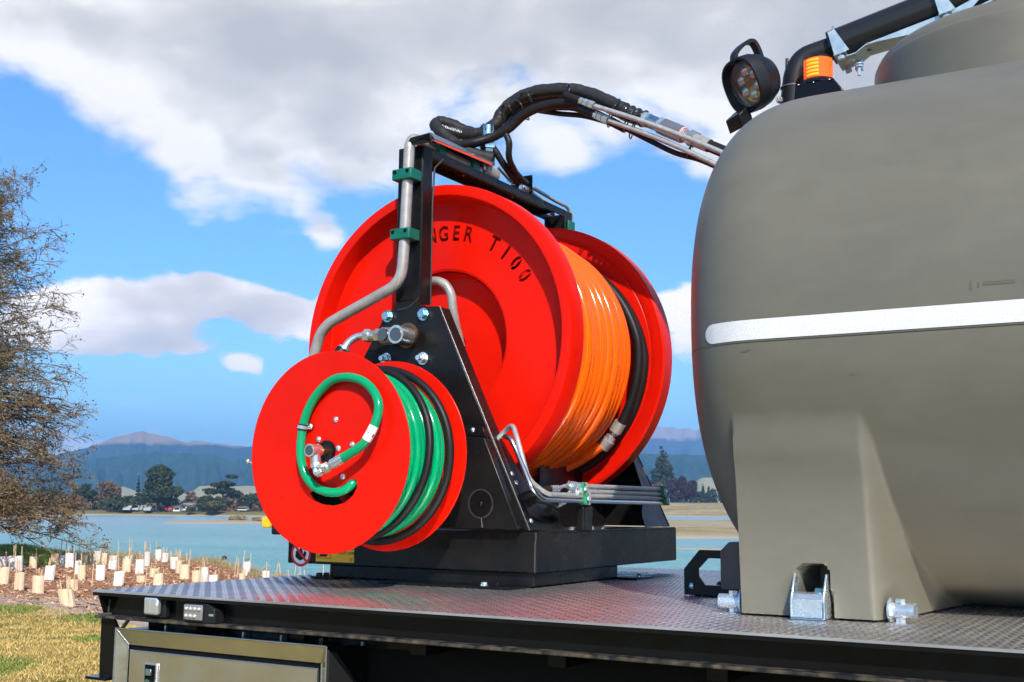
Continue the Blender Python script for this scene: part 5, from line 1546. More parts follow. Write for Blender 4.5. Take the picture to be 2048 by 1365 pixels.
# small parts that peep out left of the small reel
lv = thing('lever_end', 'small steel lever end poking out left of the small reel', 'lever', tuple(W(500, 925, 'Y', 3.42)))
a_ = W(496, 923, 'Y', 3.42); b_ = W(540, 942, 'Y', 3.44)
MB().tube([a_, b_], .006, 10).build('rod', CHROME, lv, smooth=40)
MB().sphere(tuple(a_), .010, 12).build('ball_end', CHROME, lv, smooth=60)
a_ = W(534, 1045, 'Y', 3.45)
yl = MB().obox(a_, (.02, 0, 0), (0, .01, 0), (0, 0, .02)).build('yellow_handle', mat('yellow plastic handle', (.80, .42, .01), .4), bevel=.005)
tag(yl, 'yellow plastic handle mostly hidden behind the left edge of the small reel', 'handle')
a_ = W(553, 1058, 'Y', 3.45)
bk = thing('control_lever', 'black plastic lever knob behind the lower left edge of the small reel', 'lever', tuple(a_))
MB().obox(a_, (.018, 0, 0), (0, .01, 0), (0, 0, .022)).build('knob', PLASTIC, bk, bevel=.005)

# ================================================================== PIPES AND HOSES ON THE FRAME
# big steel feed pipe climbing the near post
fp = thing('steel_feed_pipe', 'bent stainless feed pipe climbing the near post and running over the arch', 'pipe', (-2.9, 3.42, 1.9))
pth = fillet([W(622, 735, 'Y', 3.40), W(644, 655, 'Y', 3.40), W(802, 566, 'Y', 3.415), W(808, 500, 'Y', 3.42), W(820, 272, 'Y', 3.425), (-2.512, 3.60, 2.832), (-2.512, 3.93, 2.828)], .060, 10)
MB().tube(pth, .0205, 24).build('pipe', STEEL, fp, smooth=60)
MB().hexn((-2.512, 3.93, 2.838), (-2.512, 3.955, 2.838), .028).build('hex_nut', CHROME, fp, smooth=30)
MB().cyl((-2.512, 3.955, 2.838), (-2.512, 4.05, 2.838), .030, 24).build('tee_body', STEEL, fp, smooth=40)
MB().cyl((-2.512, 4.00, 2.838), (-2.512, 4.00, 2.875), .024, 20).build('tee_branch', STEEL, fp, smooth=40)
vt = Vector((-2.512, 4.00, 2.872))
for nm, a, b, r_, mt_, hx in (('hex_nut', 0, .05, .030, BLACKG, 1), ('hex_nut', .05, .066, .030, mat('dark zinc nut', (.16, .22, .24), .3, 1), 1), ('hex_nut', .066, .108, .036, ZINCT, 1), ('ferrule', .108, .165, .024, ZINCT, 0)):
    (MB().hexn if hx else MB().cyl)(vt + Vector((0, 0, a)), vt + Vector((0, 0, b)), r_).build(nm, mt_, fp, smooth=30)
for (px, py) in ((815, 351), (811, 470)):
    c = W(px - 2, py, 'Y', 3.42)
    ct = thing('pipe_clamp', 'green plastic pipe clamp with two screws, %s one on the near post' % ('upper' if py < 400 else 'lower'), 'clamp', (c.x, 3.46, c.z), 'green clamps on the near post')
    MB().box(c.x - .048, c.x + .040, 3.393, 3.462, c.z - .021, c.z + .021).build('clamp_body', GREENC, ct, bevel=.005, seg=3)
    for dx in (-.034, .022):
        o = MB().cyl((c.x + dx, 3.3935, c.z + .008), (c.x + dx, 3.392, c.z + .008), .0075, 14).build('screw_hole', DARKH, ct)
for y_ in (3.62, 3.86):
    ct = thing('pipe_clamp', 'dark green clamp under the cover plate on the arch, %s one' % ('near' if y_ < 3.7 else 'far'), 'clamp', (-2.512, y_, PZ), 'green clamps on the arch beam')
    MB().box(-2.55, -2.474, y_ - .022, y_ + .022, PZ + .001, PZ + .050).build('clamp_body', GREENC, ct, bevel=.004)
cp = thing('cover_plate', 'bent black cover plate over the feed pipe on top of the arch', 'plate', (-2.5, 3.7, PZ + .08))
cA, cB = W(861, 265, 'X', -2.50), W(986, 323, 'X', -2.50)
cC, cD = W(869, 277.5, 'X', -2.445), W(986, 326, 'X', -2.445)
cE, cF = W(867, 282.5, 'X', -2.447), W(984, 331.5, 'X', -2.447)
cG, cH = Vector((-2.548, cA.y + .01, cA.z - .03)), Vector((-2.548, cB.y + .01, cB.z - .03))
def sheet(name, pts, mt_, th=(0, 0, -.003)):
    pts = [Vector(q_) for q_ in pts]; th = Vector(th); n_ = len(pts)
    MB().add(pts + [q_ + th for q_ in pts], [tuple(range(n_)), tuple(range(2 * n_ - 1, n_ - 1, -1))] + [(i, n_ + i, n_ + (i + 1) % n_, (i + 1) % n_) for i in range(n_)]).build(name, mt_, cp)
sheet('sloped_panel', (cG, cA, cB, cH), BLACK)
sat = mat('satin bare plate', (.33, .32, .31), .28, .9, var=.3, vscale=12)
sheet('top_panel', (cA, cC, cD, cB), sat)
sheet('front_lip', (cC, cE, cF, cD), mat('cover lip with painted red reflection', (.85, .075, .012), .3), (-.002, 0, 0))  # lip colour carries the painted reflection of the red reel
sheet('end_panel', (W(811, 291, 'Y', 3.41), W(821, 276, 'Y', 3.41), W(858, 266, 'Y', 3.41), cA, cC, W(862, 284, 'Y', 3.43)), BLACK, (0, .003, -.001))

# swivel at the big reel axle, elbow and black feed hose
sv = thing('reel_swivel', 'machined swivel joint with elbow on the axle of the large reel', 'swivel', (CX, 3.42, CZ))
s0 = Vector((CX - .01, 3.405, CZ + .003))
MB().hexn((CX, YP - .02, CZ), (CX, YP - .04, CZ), .026).build('hex_nut', mat('dark turned steel', (.22, .19, .17), .3, 1), sv, smooth=30)
A_ = W(806, 672, 'Y', 3.40)
MB().tube([A_ + Vector((0, .03, 0)), A_ + Vector((0, -.045, 0))], .0335, 28).build('swivel_body', CHROME, sv, smooth=40)
MB().tube([A_ + Vector((.01, -.0, 0)), A_ + Vector((-.085, -.005, .004))], .0320, 28).build('swivel_barrel', CHROME, sv, smooth=40)
MB().cyl(A_ + Vector((0, -.0455, 0)), A_ + Vector((0, -.048, 0)), .024, 24).build('end_cap', mat('dark turned steel', (.22, .19, .17), .3, 1), sv, smooth=40)
B_ = A_ + Vector((-.062, -.030, .004))
MB().cyl(B_, B_ + Vector((0, -.012, 0)), .022, 24).build('side_cap', mat('dark turned steel', (.22, .19, .17), .3, 1), sv, smooth=40)
C_ = A_ + Vector((-.085, -.005, .004)); u_ = Vector((-.98, -.1, .06)).normalized()
MB().hexn(C_, C_ + u_ * .03, .027).build('hex_nut', CHROME, sv, smooth=30)
MB().tube([C_ + u_ * .03, C_ + u_ * .055], .021, 18).build('stem', CHROME, sv, smooth=40)
MB().hexn(C_ + u_ * .055, C_ + u_ * .078, .025).build('hex_nut', ZINC, sv, smooth=30)
E_ = C_ + u_ * .078
el_ = cr([E_, E_ + Vector((-.03, -.006, -.002)), E_ + Vector((-.055, -.02, -.020)), E_ + Vector((-.066, -.034, -.045))], 6)
MB().tube(el_, .0135, 16).build('bent_stem', ZINC, sv, smooth=60)
d_ = (el_[-1] - el_[-2]).normalized()
MB().tube([el_[-1], el_[-1] + d_ * .012], .023, 18).build('collar', ZINC, sv, smooth=40)
hs = cr([el_[-1] + d_ * .010, el_[-1] + d_ * .05, el_[-1] + d_ * .05 + Vector((-.01, -.01, -.06)), (-2.73, 3.38, 1.80), (-2.68, 3.37, 1.55)], 8)
o = MB().tube(hs, [.026] * 10 + [.022] * (len(hs) - 10), 18).build('black_feed_hose', RUBBER, smooth=80)
tag(o, 'black rubber hose dropping from the swivel elbow behind the small reel', 'hose')

# hydraulic lines low on the tray
XR = -1.948
hy = thing('bent_hydraulic_line', 'bent zinc hydraulic line on the side plate flange, upper of two', 'pipe', (XR, 3.6, 1.5))
zr = [W(1190, y, 'X', XR).z for y in (973.5, 984, 992.6, 1003)]
def rod_line(z, y0, y1): return [(XR, y0, z), (XR, y1, z)]
l3 = fillet([(-2.13, 3.52, 1.73), (-2.085, 3.50, 1.755), (-2.05, 3.475, 1.70), (-1.985, 3.44, 1.56), (XR, 3.50, zr[2] + .002), (XR, 4.51, zr[2] - .004)], .03, 6)
MB().tube([(-2.155, 3.505, 1.70)] + l3, .0088, 14).build('pipe', PIPEZ, hy, smooth=60)
hy2 = thing('bent_hydraulic_line', 'bent zinc hydraulic line on the side plate flange, lower of two', 'pipe', (XR, 3.6, 1.48))
l4 = fillet([(-2.10, 3.475, 1.71), (-2.065, 3.452, 1.705), (-2.04, 3.452, 1.66), (-1.955, 3.41, 1.53), (XR, 3.47, zr[3] + .002), (XR, 4.53, zr[3] - .004)], .03, 6)
MB().tube(l4, .0088, 14).build('pipe', mat('bright zinc line', (.62, .61, .60), .25, 1), hy2, smooth=60)
for k, (nm, lbl) in enumerate((('topmost straight hydraulic line along the tray with nuts at its near end', 0), ('second straight hydraulic line from the top with an elbow at its near end', 1))):
    t = thing('hydraulic_line', nm, 'pipe', (XR, 4.1, zr[k] - .01))
    yN = 3.70 if k == 0 else 3.745
    MB().tube([(XR, yN, zr[k]), (XR, 4.44 + .05 * k, zr[k] - .002)], .0088, 14).build('pipe', PIPEZ, t, smooth=60)
    MB().hexn((XR, yN - .035, zr[k]), (XR, yN - .018, zr[k]), .0165).hexn((XR, yN - .014, zr[k]), (XR, yN + .004, zr[k]), .0165).build('hex_nut', ZINC, t, smooth=30)
    MB().tube(cr([(XR, yN - .035, zr[k]), (XR - .002, yN - .075, zr[k] - .002), (XR - .01, yN - .105, zr[k] - .012 * (1 + 2 * k))], 6), .0062, 12).build('stem', ZINC, t, smooth=60)
    MB().cyl((XR - .01, yN - .105, zr[k] - .012 * (1 + 2 * k)), (XR - .014, yN - .150, zr[k] - .014 * (1 + 2.4 * k)), .013, 14).build('ferrule', ZINC, t, smooth=40)
    MB().tube(cr([(XR - .014, yN - .150, zr[k] - .014 * (1 + 2.4 * k)), (XR - .06, yN - .20, zr[k] - .03), (XR - .16, yN - .17, zr[k] - .06)], 6), .014, 14).build('rubber_hose', RUBBER, t, smooth=60)
for (yc, lb) in ((3.765, 'green hydraulic line clamp at the near end of the lines'), (4.47, 'hydraulic line clamp at the far end of the lines')):
    ct = thing('line_clamp', lb, 'clamp', (XR, yc, zr[3]), 'clamps on the hydraulic lines')
    for k, (a, b) in enumerate(((0, 1), (2, 3))):
        z0, z1 = zr[b] - .011, zr[a] + .011
        yo = yc - .012 + .024 * k
        MB().box(XR - .018, XR + .017, yo - .017, yo + .004, z0, z1).build('clamp_body', mat('green line clamp', (.0, .20, .10), .4), ct, bevel=.002)
        MB().box(XR - .018, XR + .019, yo + .005, yo + .011, z0 - .002, z1 + .002).build('clamp_plate', STEEL, ct, bevel=.001)
        MB().bolt((XR + .006, yo + .011, (z0 + z1) / 2), (.3, 1, 0), .010).bolt((XR + .0185, yo - .006, (z0 + z1) / 2), (1, 0, 0), .008).build('bolt', ZINC, ct, smooth=30)
ct = thing('line_bracket', 'black folded bracket standing on the tray below the green clamp', 'bracket', (XR, 3.80, BZ1))
MB().box(XR - .03, XR + .004, 3.765, 3.835, BZ1, zr[3] - .020).build('bracket_leg', BLACK, ct, bevel=.006, seg=3)
MB().tube(cr([(XR - .05, 3.60, 1.46), (XR - .06, 3.68, 1.44), (XR - .10, 3.72, 1.40)], 5), .012, 12).build('rubber_stub', RUBBER, ct, smooth=60)

# fittings and thin lines on top of the arch
ft = thing('bulkhead_fittings', 'cluster of silver hydraulic fittings on a small black bracket on the arch', 'fitting', (-2.51, 4.25, PZ))
MB().box(-2.56, -2.455, 4.268, 4.276, PZ + .001, PZ + .085).build('bulkhead_bracket', BLACK, ft, bevel=.002)
for i, (x, z) in enumerate(((-2.535, .060), (-2.49, .050), (-2.55, .022), (-2.475, .018))):
    b = Vector((x, 4.268, PZ + z))
    for j, (d0, d1, r_) in enumerate(((0, .014, .015), (.016, .028, .0125), (.030, .046, .0145), (.048, .060, .011))):
        MB().hexn(b - Vector((0, d0, 0)), b - Vector((0, d1, 0)), r_).build('hex_nut', ZINC, ft, smooth=30)
    MB().hexn(b + Vector((0, .009, 0)), b + Vector((0, .030, 0)), .014).build('hex_nut', STEEL, ft, smooth=30)
for i, (x, z) in enumerate(((-2.535, .060), (-2.49, .050))):
    b = Vector((x, 4.268, PZ + z))
    MB().tube(cr([b - Vector((0, .06, 0)), b - Vector((0, .09, -.012)), b - Vector((.01, .13, -.035))], 5), .008, 10).build('curved_stem', ZINC, ft, smooth=60)
for i, (x, z, lb) in enumerate(((-2.535, .060, 'thin steel line on top of the arch, rear one'), (-2.49, .050, 'thin steel line on top of the arch bending down at its far end, front one'))):
    pth = fillet([(x, 4.30, PZ + z), (x, 4.56 - .08 * (1 - i), PZ + .035), (x, 4.665 - .10 * (1 - i), PZ + .035), (x + .01, 4.69 - .10 * (1 - i), PZ - .02)], .03, 6)
    o = MB().tube(pth, .0085, 12).build('thin_steel_line', PIPEZ, smooth=60)
    tag(o, lb, 'pipe')

# ---- the arching bundle from the arch to the tank
YB = 4.06
def B3(pts): return [W(x, y, 'Y', yy_) for x, y, yy_ in pts]
bd = []
def hose(name, pts, rad, mt_, lb, k=8, n=14, wr=.0, cat='hose'):
    P = cr(B3(pts), k)
    rr = [rad * (1 + wr * math.sin(i * .9) + wr * .8 * math.sin(i * 2.3 + 1)) for i in range(len(P))]
    o = MB().tube(P, rr, n).build(name, mt_, smooth=80)
    tag(o, lb, cat)
    return P
SV2 = mat('wrinkled black sleeve', (.026, .022, .019), .50, spec=.5, bump=.010, bscale=15, var=.5, vscale=14, bdetail=4)
P1 = hose('sleeved_hose', [(985, 318, 4.0), (940, 305, 3.95), (905, 285, 3.95), (880, 262, 3.95), (872, 248, 3.98), (892, 246, 4.02), (930, 262, 4.05), (975, 275, 4.08), (1000, 262, 4.08)], .026, SLEEVE, 'flat black sleeved hose doubling back over the arch, leftmost loop', wr=.06)
P2 = hose('sleeved_hose', [(868, 250, 4.02), (900, 262, 4.03), (950, 270, 4.04), (990, 250, 4.05), (1005, 225, 4.06), (1030, 202, 4.06), (1065, 186, 4.06), (1110, 180, 4.06), (1150, 181, 4.06), (1190, 192, 4.05), (1225, 208, 4.03), (1252, 222, 4.02)], .027, SV2, 'thick wrinkled sleeved hose forming the top of the arching bundle', wr=.04, n=18)
P2b = hose('sleeved_hose', [(1010, 250, 4.10), (1035, 222, 4.12), (1065, 200, 4.12), (1110, 190, 4.12), (1160, 190, 4.12), (1200, 205, 4.12), (1240, 226, 4.12), (1290, 244, 4.10)], .024, SV2, 'second sleeved hose behind the top of the arching bundle', wr=.05)
P3 = hose('black_hose', [(905, 292, 3.92), (945, 287, 3.94), (985, 274, 3.98), (1020, 255, 4.0), (1045, 232, 4.0), (1075, 216, 4.0), (1115, 208, 4.0), (1155, 209, 4.0)], .020, RUBBER, 'smooth black hose with printed side running under the bundle', wr=.02, n=18)
P4 = hose('black_hose', [(1000, 268, 4.02), (1030, 240, 4.03), (1060, 222, 4.03), (1100, 214, 4.03), (1140, 213, 4.03), (1175, 222, 4.03), (1215, 240, 4.04), (1250, 258, 4.05)], .018, RUBBER, 'thin black hose on the underside of the bundle crest', wr=.02)
P5 = hose('black_hose', [(1008, 262, 4.0), (1018, 285, 4.0), (1018, 315, 4.02), (1028, 340, 4.08), (1042, 358, 4.15), (1052, 366, 4.2)], .0135, RUBBER, 'black hose dropping from the bundle to the fittings on the arch', wr=.03)
P6 = hose('black_hose', [(975, 280, 4.0), (992, 305, 4.02), (1008, 330, 4.05), (1024, 352, 4.1), (1036, 366, 4.18)], .0145, RUBBER, 'short black hose beside the upright fitting', wr=.03)
P7 = hose('black_hose', [(1078, 222, 4.05), (1120, 228, 4.06), (1165, 232, 4.07), (1205, 242, 4.07), (1245, 255, 4.06), (1300, 282, 4.05), (1350, 306, 4.04), (1400, 320, 4.04), (1450, 342, 4.03)], .0105, RUBBER, 'thin black hose hanging lowest under the bundle toward the tank', wr=.0)
# printed words on the sleeves are worn scraps of white
for i in range(7):
    q_ = W(884 + i * 5.2, 251 + i * 1.4 + (i % 2) * .8, 'Y', 3.922)
    o = None
pr_ = MB()
r = random.Random(3)
for i in range(16):
    q_ = W(876 + i * 3.1, 249.5 + i * 1.0 + r.uniform(-.6, .6), 'Y', 3.944)
    pr_.obox(q_, (r.uniform(.0008, .002), 0, r.uniform(-.001, .001)), (0, .0008, 0), (r.uniform(-.001, .001), 0, r.uniform(.003, .0055)))
o = pr_.build('sleeve_print', WHITEP); o['kind'] = 'stuff'; tag(o, 'worn white print on the leftmost sleeved hose loop')
# insulated end, then adaptors into the thick line on the tank
F0 = W(1258, 226, 'Y', 4.0); F1 = W(1445, 303, 'Y', 3.98); fd = (F1 - F0).normalized(); FL = (F1 - F0).length
fl = thing('suction_line', 'row of silver adaptors and black hose leading from the bundle to the tank', 'pipe', tuple(F0))
def seg(nm, a, b, r_, mt_, hx=0, sm_=40, r1=None):
    p, q = F0 + fd * FL * a, F0 + fd * FL * b
    mb = MB()
    if hx: mb.hexn(p, q, r_)
    else: mb.cyl(p, q, r_, 22, r1)
    mb.build(nm, mt_, fl, smooth=30 if hx else sm_)
pts = [F0 + fd * FL * t for t in np.linspace(-.06, .165, 16)]
MB().tube(pts, [.028 + .006 * math.sin(i * 1.4) + .003 * math.sin(i * 3.1) for i in range(16)], 16).build('taped_end', mat('glossy black tape', (.015, .014, .013), .22, spec=.6, bump=.008, bscale=26), fl, smooth=80)
seg('ferrule', .165, .215, .0285, ZINC)
seg('hex_nut', .20, .33, .0270, ZINCT, 1)
seg('hex_nut', .335, .375, .0325, ZINC, 1)
seg('long_hex_body', .38, .58, .0335, mat('dull bare steel', (.50, .47, .42), .38, 1, var=.2, vscale=20), 1)
seg('pink_seal', .582, .600, .0310, mat('pink seal', (.70, .38, .36), .5))
seg('stem', .60, .66, .024, CHROME)
seg('hex_nut', .66, .72, .0315, CHROME, 1)
seg('ferrule', .72, .865, .0255, STEEL)
seg('rubber_hose', .865, 1.25, .0225, RUBBER)
# two thin grey pipes under it
for k, (a, b, yy_, lb) in enumerate((((1190, 213), (1450, 308), 3.96, 'thin grey pipe strapped under the silver adaptors, upper one'), ((1218, 242), (1450, 338), 3.98, 'thin grey pipe strapped under the silver adaptors, lower one'))):
    p, q = W(*a, 'Y', yy_), W(*b, 'Y', yy_)
    t = thing('thin_pipe', lb, 'pipe', tuple(p))
    pts = [p.lerp(q, s_ / 8) + Vector((0, 0, .010 * math.sin(PI * s_ / 8))) for s_ in range(9)]
    MB().tube(pts, .0098, 14).build('pipe', PIPEZ, t, smooth=60)
    u = (q - p).normalized()
    for j, (d0, d1, r_) in enumerate(((-.004, -.030, .0165), (-.034, -.054, .0155), (-.058, -.075, .014))):
        MB().hexn(p + u * d0, p + u * d1, r_).build('hex_nut', ZINC, t, smooth=30)
    MB().cyl(p - u * .075, p - u * .15, .0155, 16).build('ferrule', RUBBER, t, smooth=40)
for k, (x, y) in enumerate(((1238, 268), (1290, 275), (1325, 288), (1345, 300))):
    pass
# cable ties round the bundle
tie = mat('black cable tie', (.012, .012, .013), .3, spec=.6)
for i, (x, y, dx, dy, rx, rz, lb) in enumerate(((972, 268, .9, -.45, .036, .045, 'cable tie at the foot of the arching bundle'), (1019, 226, .75, -.66, .04, .052, 'cable tie on the rising side of the bundle, lower'), (1042, 222, .75, -.66, .045, .060, 'cable tie on the rising side of the bundle, upper'), (1058, 205, .8, -.6, .045, .062, 'cable tie left of the bundle crest'),
                                            (1136, 194, 1, 0, .045, .055, 'cable tie on the crest of the bundle'), (1226, 226, .9, .35, .05, .070, 'cable tie right of the crest where the adaptors begin'), (1258, 240, .9, .4, .045, .060, 'cable tie across the taped hose end'),
                                            (1270, 252, .9, .4, .045, .062, 'cable tie right of the taped hose end'), (1385, 292, .9, .4, .040, .060, 'cable tie nearest the tank'))):
    c = W(x, y, 'Y', 4.04)
    u = (RT0 * dx * .9 + Vector((0, 0, -dy))).normalized()
    t = thing('cable_tie', lb, 'cable tie', tuple(c), 'cable ties on the hose bundle')
    n1_ = u.cross(HEAD).normalized(); n2_ = u.cross(n1_).normalized()
    pts = [c + n1_ * (rz * .80 * math.cos(a)) + n2_ * (.075 * math.sin(a)) + u * .006 * math.sin(a * 2) for a in np.linspace(0, 2 * PI, 25)]
    MB().tube(pts, .0030, 6, cap=False).build('strap', tie, t, smooth=60)
    h_ = c + n1_ * rz * .80
    if n1_.z < 0: h_ = c - n1_ * rz * .80
    MB().obox(h_, u * .005, n2_ * .006, n1_ * .005).build('lock_head', tie, t, bevel=.0015)

# ================================================================== TANK
TA, TB_, TZ, TN, TX0, TD, TM = 1.18, .8123, 1.9872, 2.4312, -1.3396, .4089, 3.2183
TY = 4.06


def t_r(x):
    if x >= TX0 + TD: return 1.
    c = min(1., (TX0 + TD - x) / TD)
    return max(0., 1 - c ** TM) ** (1 / TM)


def t_body_y(x, z):
    r_ = t_r(x)
    if r_ <= 1e-6: return TY
    q = abs(z - TZ) / (TB_ * r_)
    return TY - TA * r_ * max(0., 1 - q ** TN) ** (1 / TN)


def smn(a, b, k):
    h = max(0., min(1., .5 + .5 * (b - a) / k))
    return b + (a - b) * h - k * h * (1 - h)


def soft(d, r):
    return 0. if d < -r else (d if d > r else (d + r) ** 2 / (4 * r))


def t_leg_y(x, z):
    """near face of the moulded foot"""
    fz = (z - 1.2) / .52
    y = 2.972 - .045 * max(0., fz) ** 1.3
    xl = -1.088; xr = -.712 - .012 * fz
    # steep left side, flaring right side
    y += soft(xl - x, .012) * 25
    y += soft(x - xr, .030) * (9.0 + 1.0 * max(0, fz))
    if z > 1.60: y += ((z - 1.60) / .12) ** 2 * .07
    # strap recess
    nx0, nx1, nz1 = -.938, -.838, 1.338
    nx0 += max(0, z - 1.2) * .09; nx1 -= max(0, z - 1.2) * .06
    rr_ = max(0, z - (nz1 - .028)); rr_ = .028 - math.sqrt(max(0, .028 ** 2 - rr_ ** 2)); nx0 += rr_; nx1 -= rr_
    sx = max(0., min(1., (x - nx0) / .012)) * max(0., min(1., (nx1 - x) / .012))
    szz = max(0., min(1., (nz1 - z) / .014))
    y += .16 * sx * szz
    return y


def t_near_y(x, z):
    b = t_body_y(x, z)
    if x < -1.30 or z > 1.80: return b
    k = .085
    l_ = t_leg_y(x, z)
    return smn(b, l_, k)


tank = thing('water_tank', 'large grey green moulded plastic tank with white reflective stripe', 'tank', (0, TY, DZ))
TANKM = bpy.data.materials.new('rotomoulded tank plastic'); TANKM.use_nodes = True
q = G(TANKM.node_tree); bs = TANKM.node_tree.nodes['Principled BSDF']
geo = q.n('ShaderNodeNewGeometry').outputs['Position']
mp = q.n('ShaderNodeMapping'); q.put(mp.inputs[0], geo); mp.inputs[3].default_value = (1, 1, 2.2)
a1 = q.noise(mp.outputs[0], 2.6, 6, .6, .6); a2 = q.noise(mp.outputs[0], 11, 5, .6, .3)
mp2 = q.n('ShaderNodeMapping'); q.put(mp2.inputs[0], geo); mp2.inputs[3].default_value = (.8, .8, 14); mp2.inputs[2].default_value = (.12, .2, 0)
a3 = q.noise(mp2.outputs[0], 7, 6, .7, .8)
f = q.m('ADD', q.m('MULTIPLY', a1, .55), q.m('MULTIPLY', a2, .3)); f = q.m('ADD', f, q.m('MULTIPLY', a3, .12)); f = q.m('ADD', f, .08)
col = q.ramp(f, [(.34, (.116, .106, .078)), (.56, (.132, .122, .091)), (.78, (.150, .140, .106))])
mp3 = q.n('ShaderNodeMapping'); q.put(mp3.inputs[0], geo); mp3.inputs[3].default_value = (6, 1, 1.2); mp3.inputs[2].default_value = (0, .5, 0)
sc_ = q.noise(mp3.outputs[0], 9, 2, .5, 1.5)
scr = q.m('MULTIPLY', q.mapr(q.m('ABSOLUTE', q.m('SUBTRACT', sc_, .5)), .004, .0, 0, 1), q.mapr(a2, .55, .68))
col = q.mix(q.m('MULTIPLY', scr, .55), col, (.07, .065, .045))
q.put(bs.inputs['Base Color'], col)
q.put(bs.inputs['Roughness'], q.mapr(a1, .3, .7, .38, .52))
bs.inputs['Specular IOR Level'].default_value = .5
bp = q.n('ShaderNodeBump'); bp.inputs['Strength'].default_value = 1; bp.inputs['Distance'].default_value = .0011
q.put(bp.inputs['Height'], q.m('ADD', q.m('MULTIPLY', q.noise(geo, 3, 2, .4), .3), q.m('MULTIPLY', q.noise(geo, 220, 3, .6), .10))); q.put(bs.inputs['Normal'], bp.outputs[0])


def build_tank():
    xs = [TX0 + TD * (1 - math.cos(t * PI / 2)) for t in np.linspace(0.0, .55, 24)][0:]
    xs = list(np.unique(np.concatenate([TX0 + TD * (np.linspace(0, 1, 34)[:24]) ** 2.2, np.arange(-1.20, -.55, .0065), np.arange(-.55, .3, .02), np.arange(.3, 3.3, .15)])))
    V = []; rows = []
    NB = 150
    # lower near quadrant by height, the rest by angle
    zz = np.linspace(0, 1, NB)
    th = np.linspace(0, 1.5 * PI, 130)[1:]
    for x in xs:
        r_ = max(t_r(x), 1e-4)
        row = []
        zmin = TZ - TB_ * r_
        for k in range(NB):
            u = 1 - (1 - zz[k]) ** 1.0
            z = zmin + (TZ - zmin) * (u ** 1.15)
            y = t_near_y(x, z) if k > 0 else TY
            if k == 0 and x > -1.10: y = TY
            row.append((x, y, max(z, DZ + .006)))
        for t in th:      # from the near side over the top and round to the bottom
            c, s_ = -math.cos(t), math.sin(t)
            rr = (abs(c) ** TN + abs(s_) ** TN) ** (-1 / TN)
            row.append((x, TY + c * rr * TA * r_, max(TZ + s_ * rr * TB_ * r_, DZ + .006)))
        rows.append(row)
    k = len(rows[0])
    V = np.array([p for row in rows for p in row])
    n = len(rows)
    i = (np.arange(n - 1)[:, None] * k + np.arange(k - 1)[None, :]).ravel()
    o = fast_mesh('tank_shell', V, np.stack([i, i + 1, i + k + 1, i + k], 1), TANKM, parent=tank)
    bm = bmesh.new(); bm.from_mesh(o.data)
    bmesh.ops.remove_doubles(bm, verts=bm.verts, dist=2e-5)
    bmesh.ops.recalc_face_normals(bm, faces=bm.faces)
    bm.to_mesh(o.data); bm.free()
    o.data.shade_smooth()
    o.data.set_sharp_from_angle(angle=R(50))


build_tank()


def surf_strip(name, x0, x1, zf0, zf1, off, mt_, n=120, rnd=False, m_=4):
    V = []; F = []
    xs = list(np.linspace(x0, x1, n))
    if rnd: xs = list(x0 + .028 * (1 - np.cos(np.linspace(0, PI / 2, 9)))) + list(np.linspace(x0 + .03, x1, n))
    for x in xs:
        z0, z1 = zf0(x), zf1(x)
        if rnd and x < x0 + .028:
            s_ = math.sqrt(max(0, 1 - (1 - (x - x0) / .028) ** 2)); mid = (z0 + z1) / 2
            z0, z1 = mid + (z0 - mid) * s_, mid + (z1 - mid) * s_
        for j in range(m_):
            z = z0 + (z1 - z0) * j / (m_ - 1)
            V.append((x, t_near_y(x, z) - off, z))
    k = len(xs)
    for i in range(k - 1):
        for j in range(m_ - 1):
            F.append((i * m_ + j, i * m_ + j + 1, (i + 1) * m_ + j + 1, (i + 1) * m_ + j))
    o = MB().add(V, F).build(name, mt_, tank, smooth=60)
    return o


TAPE = bpy.data.materials.new('white reflective tape'); TAPE.use_nodes = True
q = G(TAPE.node_tree); bs = TAPE.node_tree.nodes['Principled BSDF']
geo = q.n('ShaderNodeNewGeometry').outputs['Position']
vo = q.n('ShaderNodeTexVoronoi'); q.put(vo.inputs['Vector'], geo); vo.inputs['Scale'].default_value = 260
q.put(bs.inputs['Base Color'], q.mix(q.mapr(vo.outputs['Distance'], .2, .7), (.62, .61, .60), (.74, .73, .72)))
bs.inputs['Roughness'].default_value = .35
surf_strip('reflective_stripe', -1.148, 3.2, lambda x: 1.903, lambda x: 1.955, .0015, TAPE, 140, True)
surf_strip('mould_seam', TX0 + .01, 3.2, lambda x: 1.8975, lambda x: 1.9005, .0022, mat('tank seam flash', (.10, .092, .066), .6), 160, m_=3)
SCUF = mat('dark scuff', (.105, .096, .070), .55)
for (a_, b_, z0_, z1_) in ((-.470, -.465, 1.985, 2.008), (-.452, -.448, 1.990, 2.004), (-.440, -.37, 1.994, 2.003), (-1.035, -1.018, 1.872, 1.875), (-1.02, -1.008, 1.876, 1.878), (-.76, -.745, 1.800, 1.803)):
    surf_strip('scuff_mark', a_, b_, lambda x, z0_=z0_: z0_, lambda x, z1_=z1_: z1_, .0008, SCUF, 6, m_=2)
# manway turret
tu = [(.50, 2.70), (.50, 2.90), (.495, 2.935), (.478, 2.965), (.445, 2.988), (.40, 3.000), (.30, 3.010), (.15, 3.016), (0, 3.018)]
tp = cr([(a, 0, b) for a, b in tu], 6)
MB().lathe([(p.x, p.z) for p in tp], (-.434, TY, 0), (0, 0, 1), 96).build('manway_turret', TANKM, tank, smooth=50)

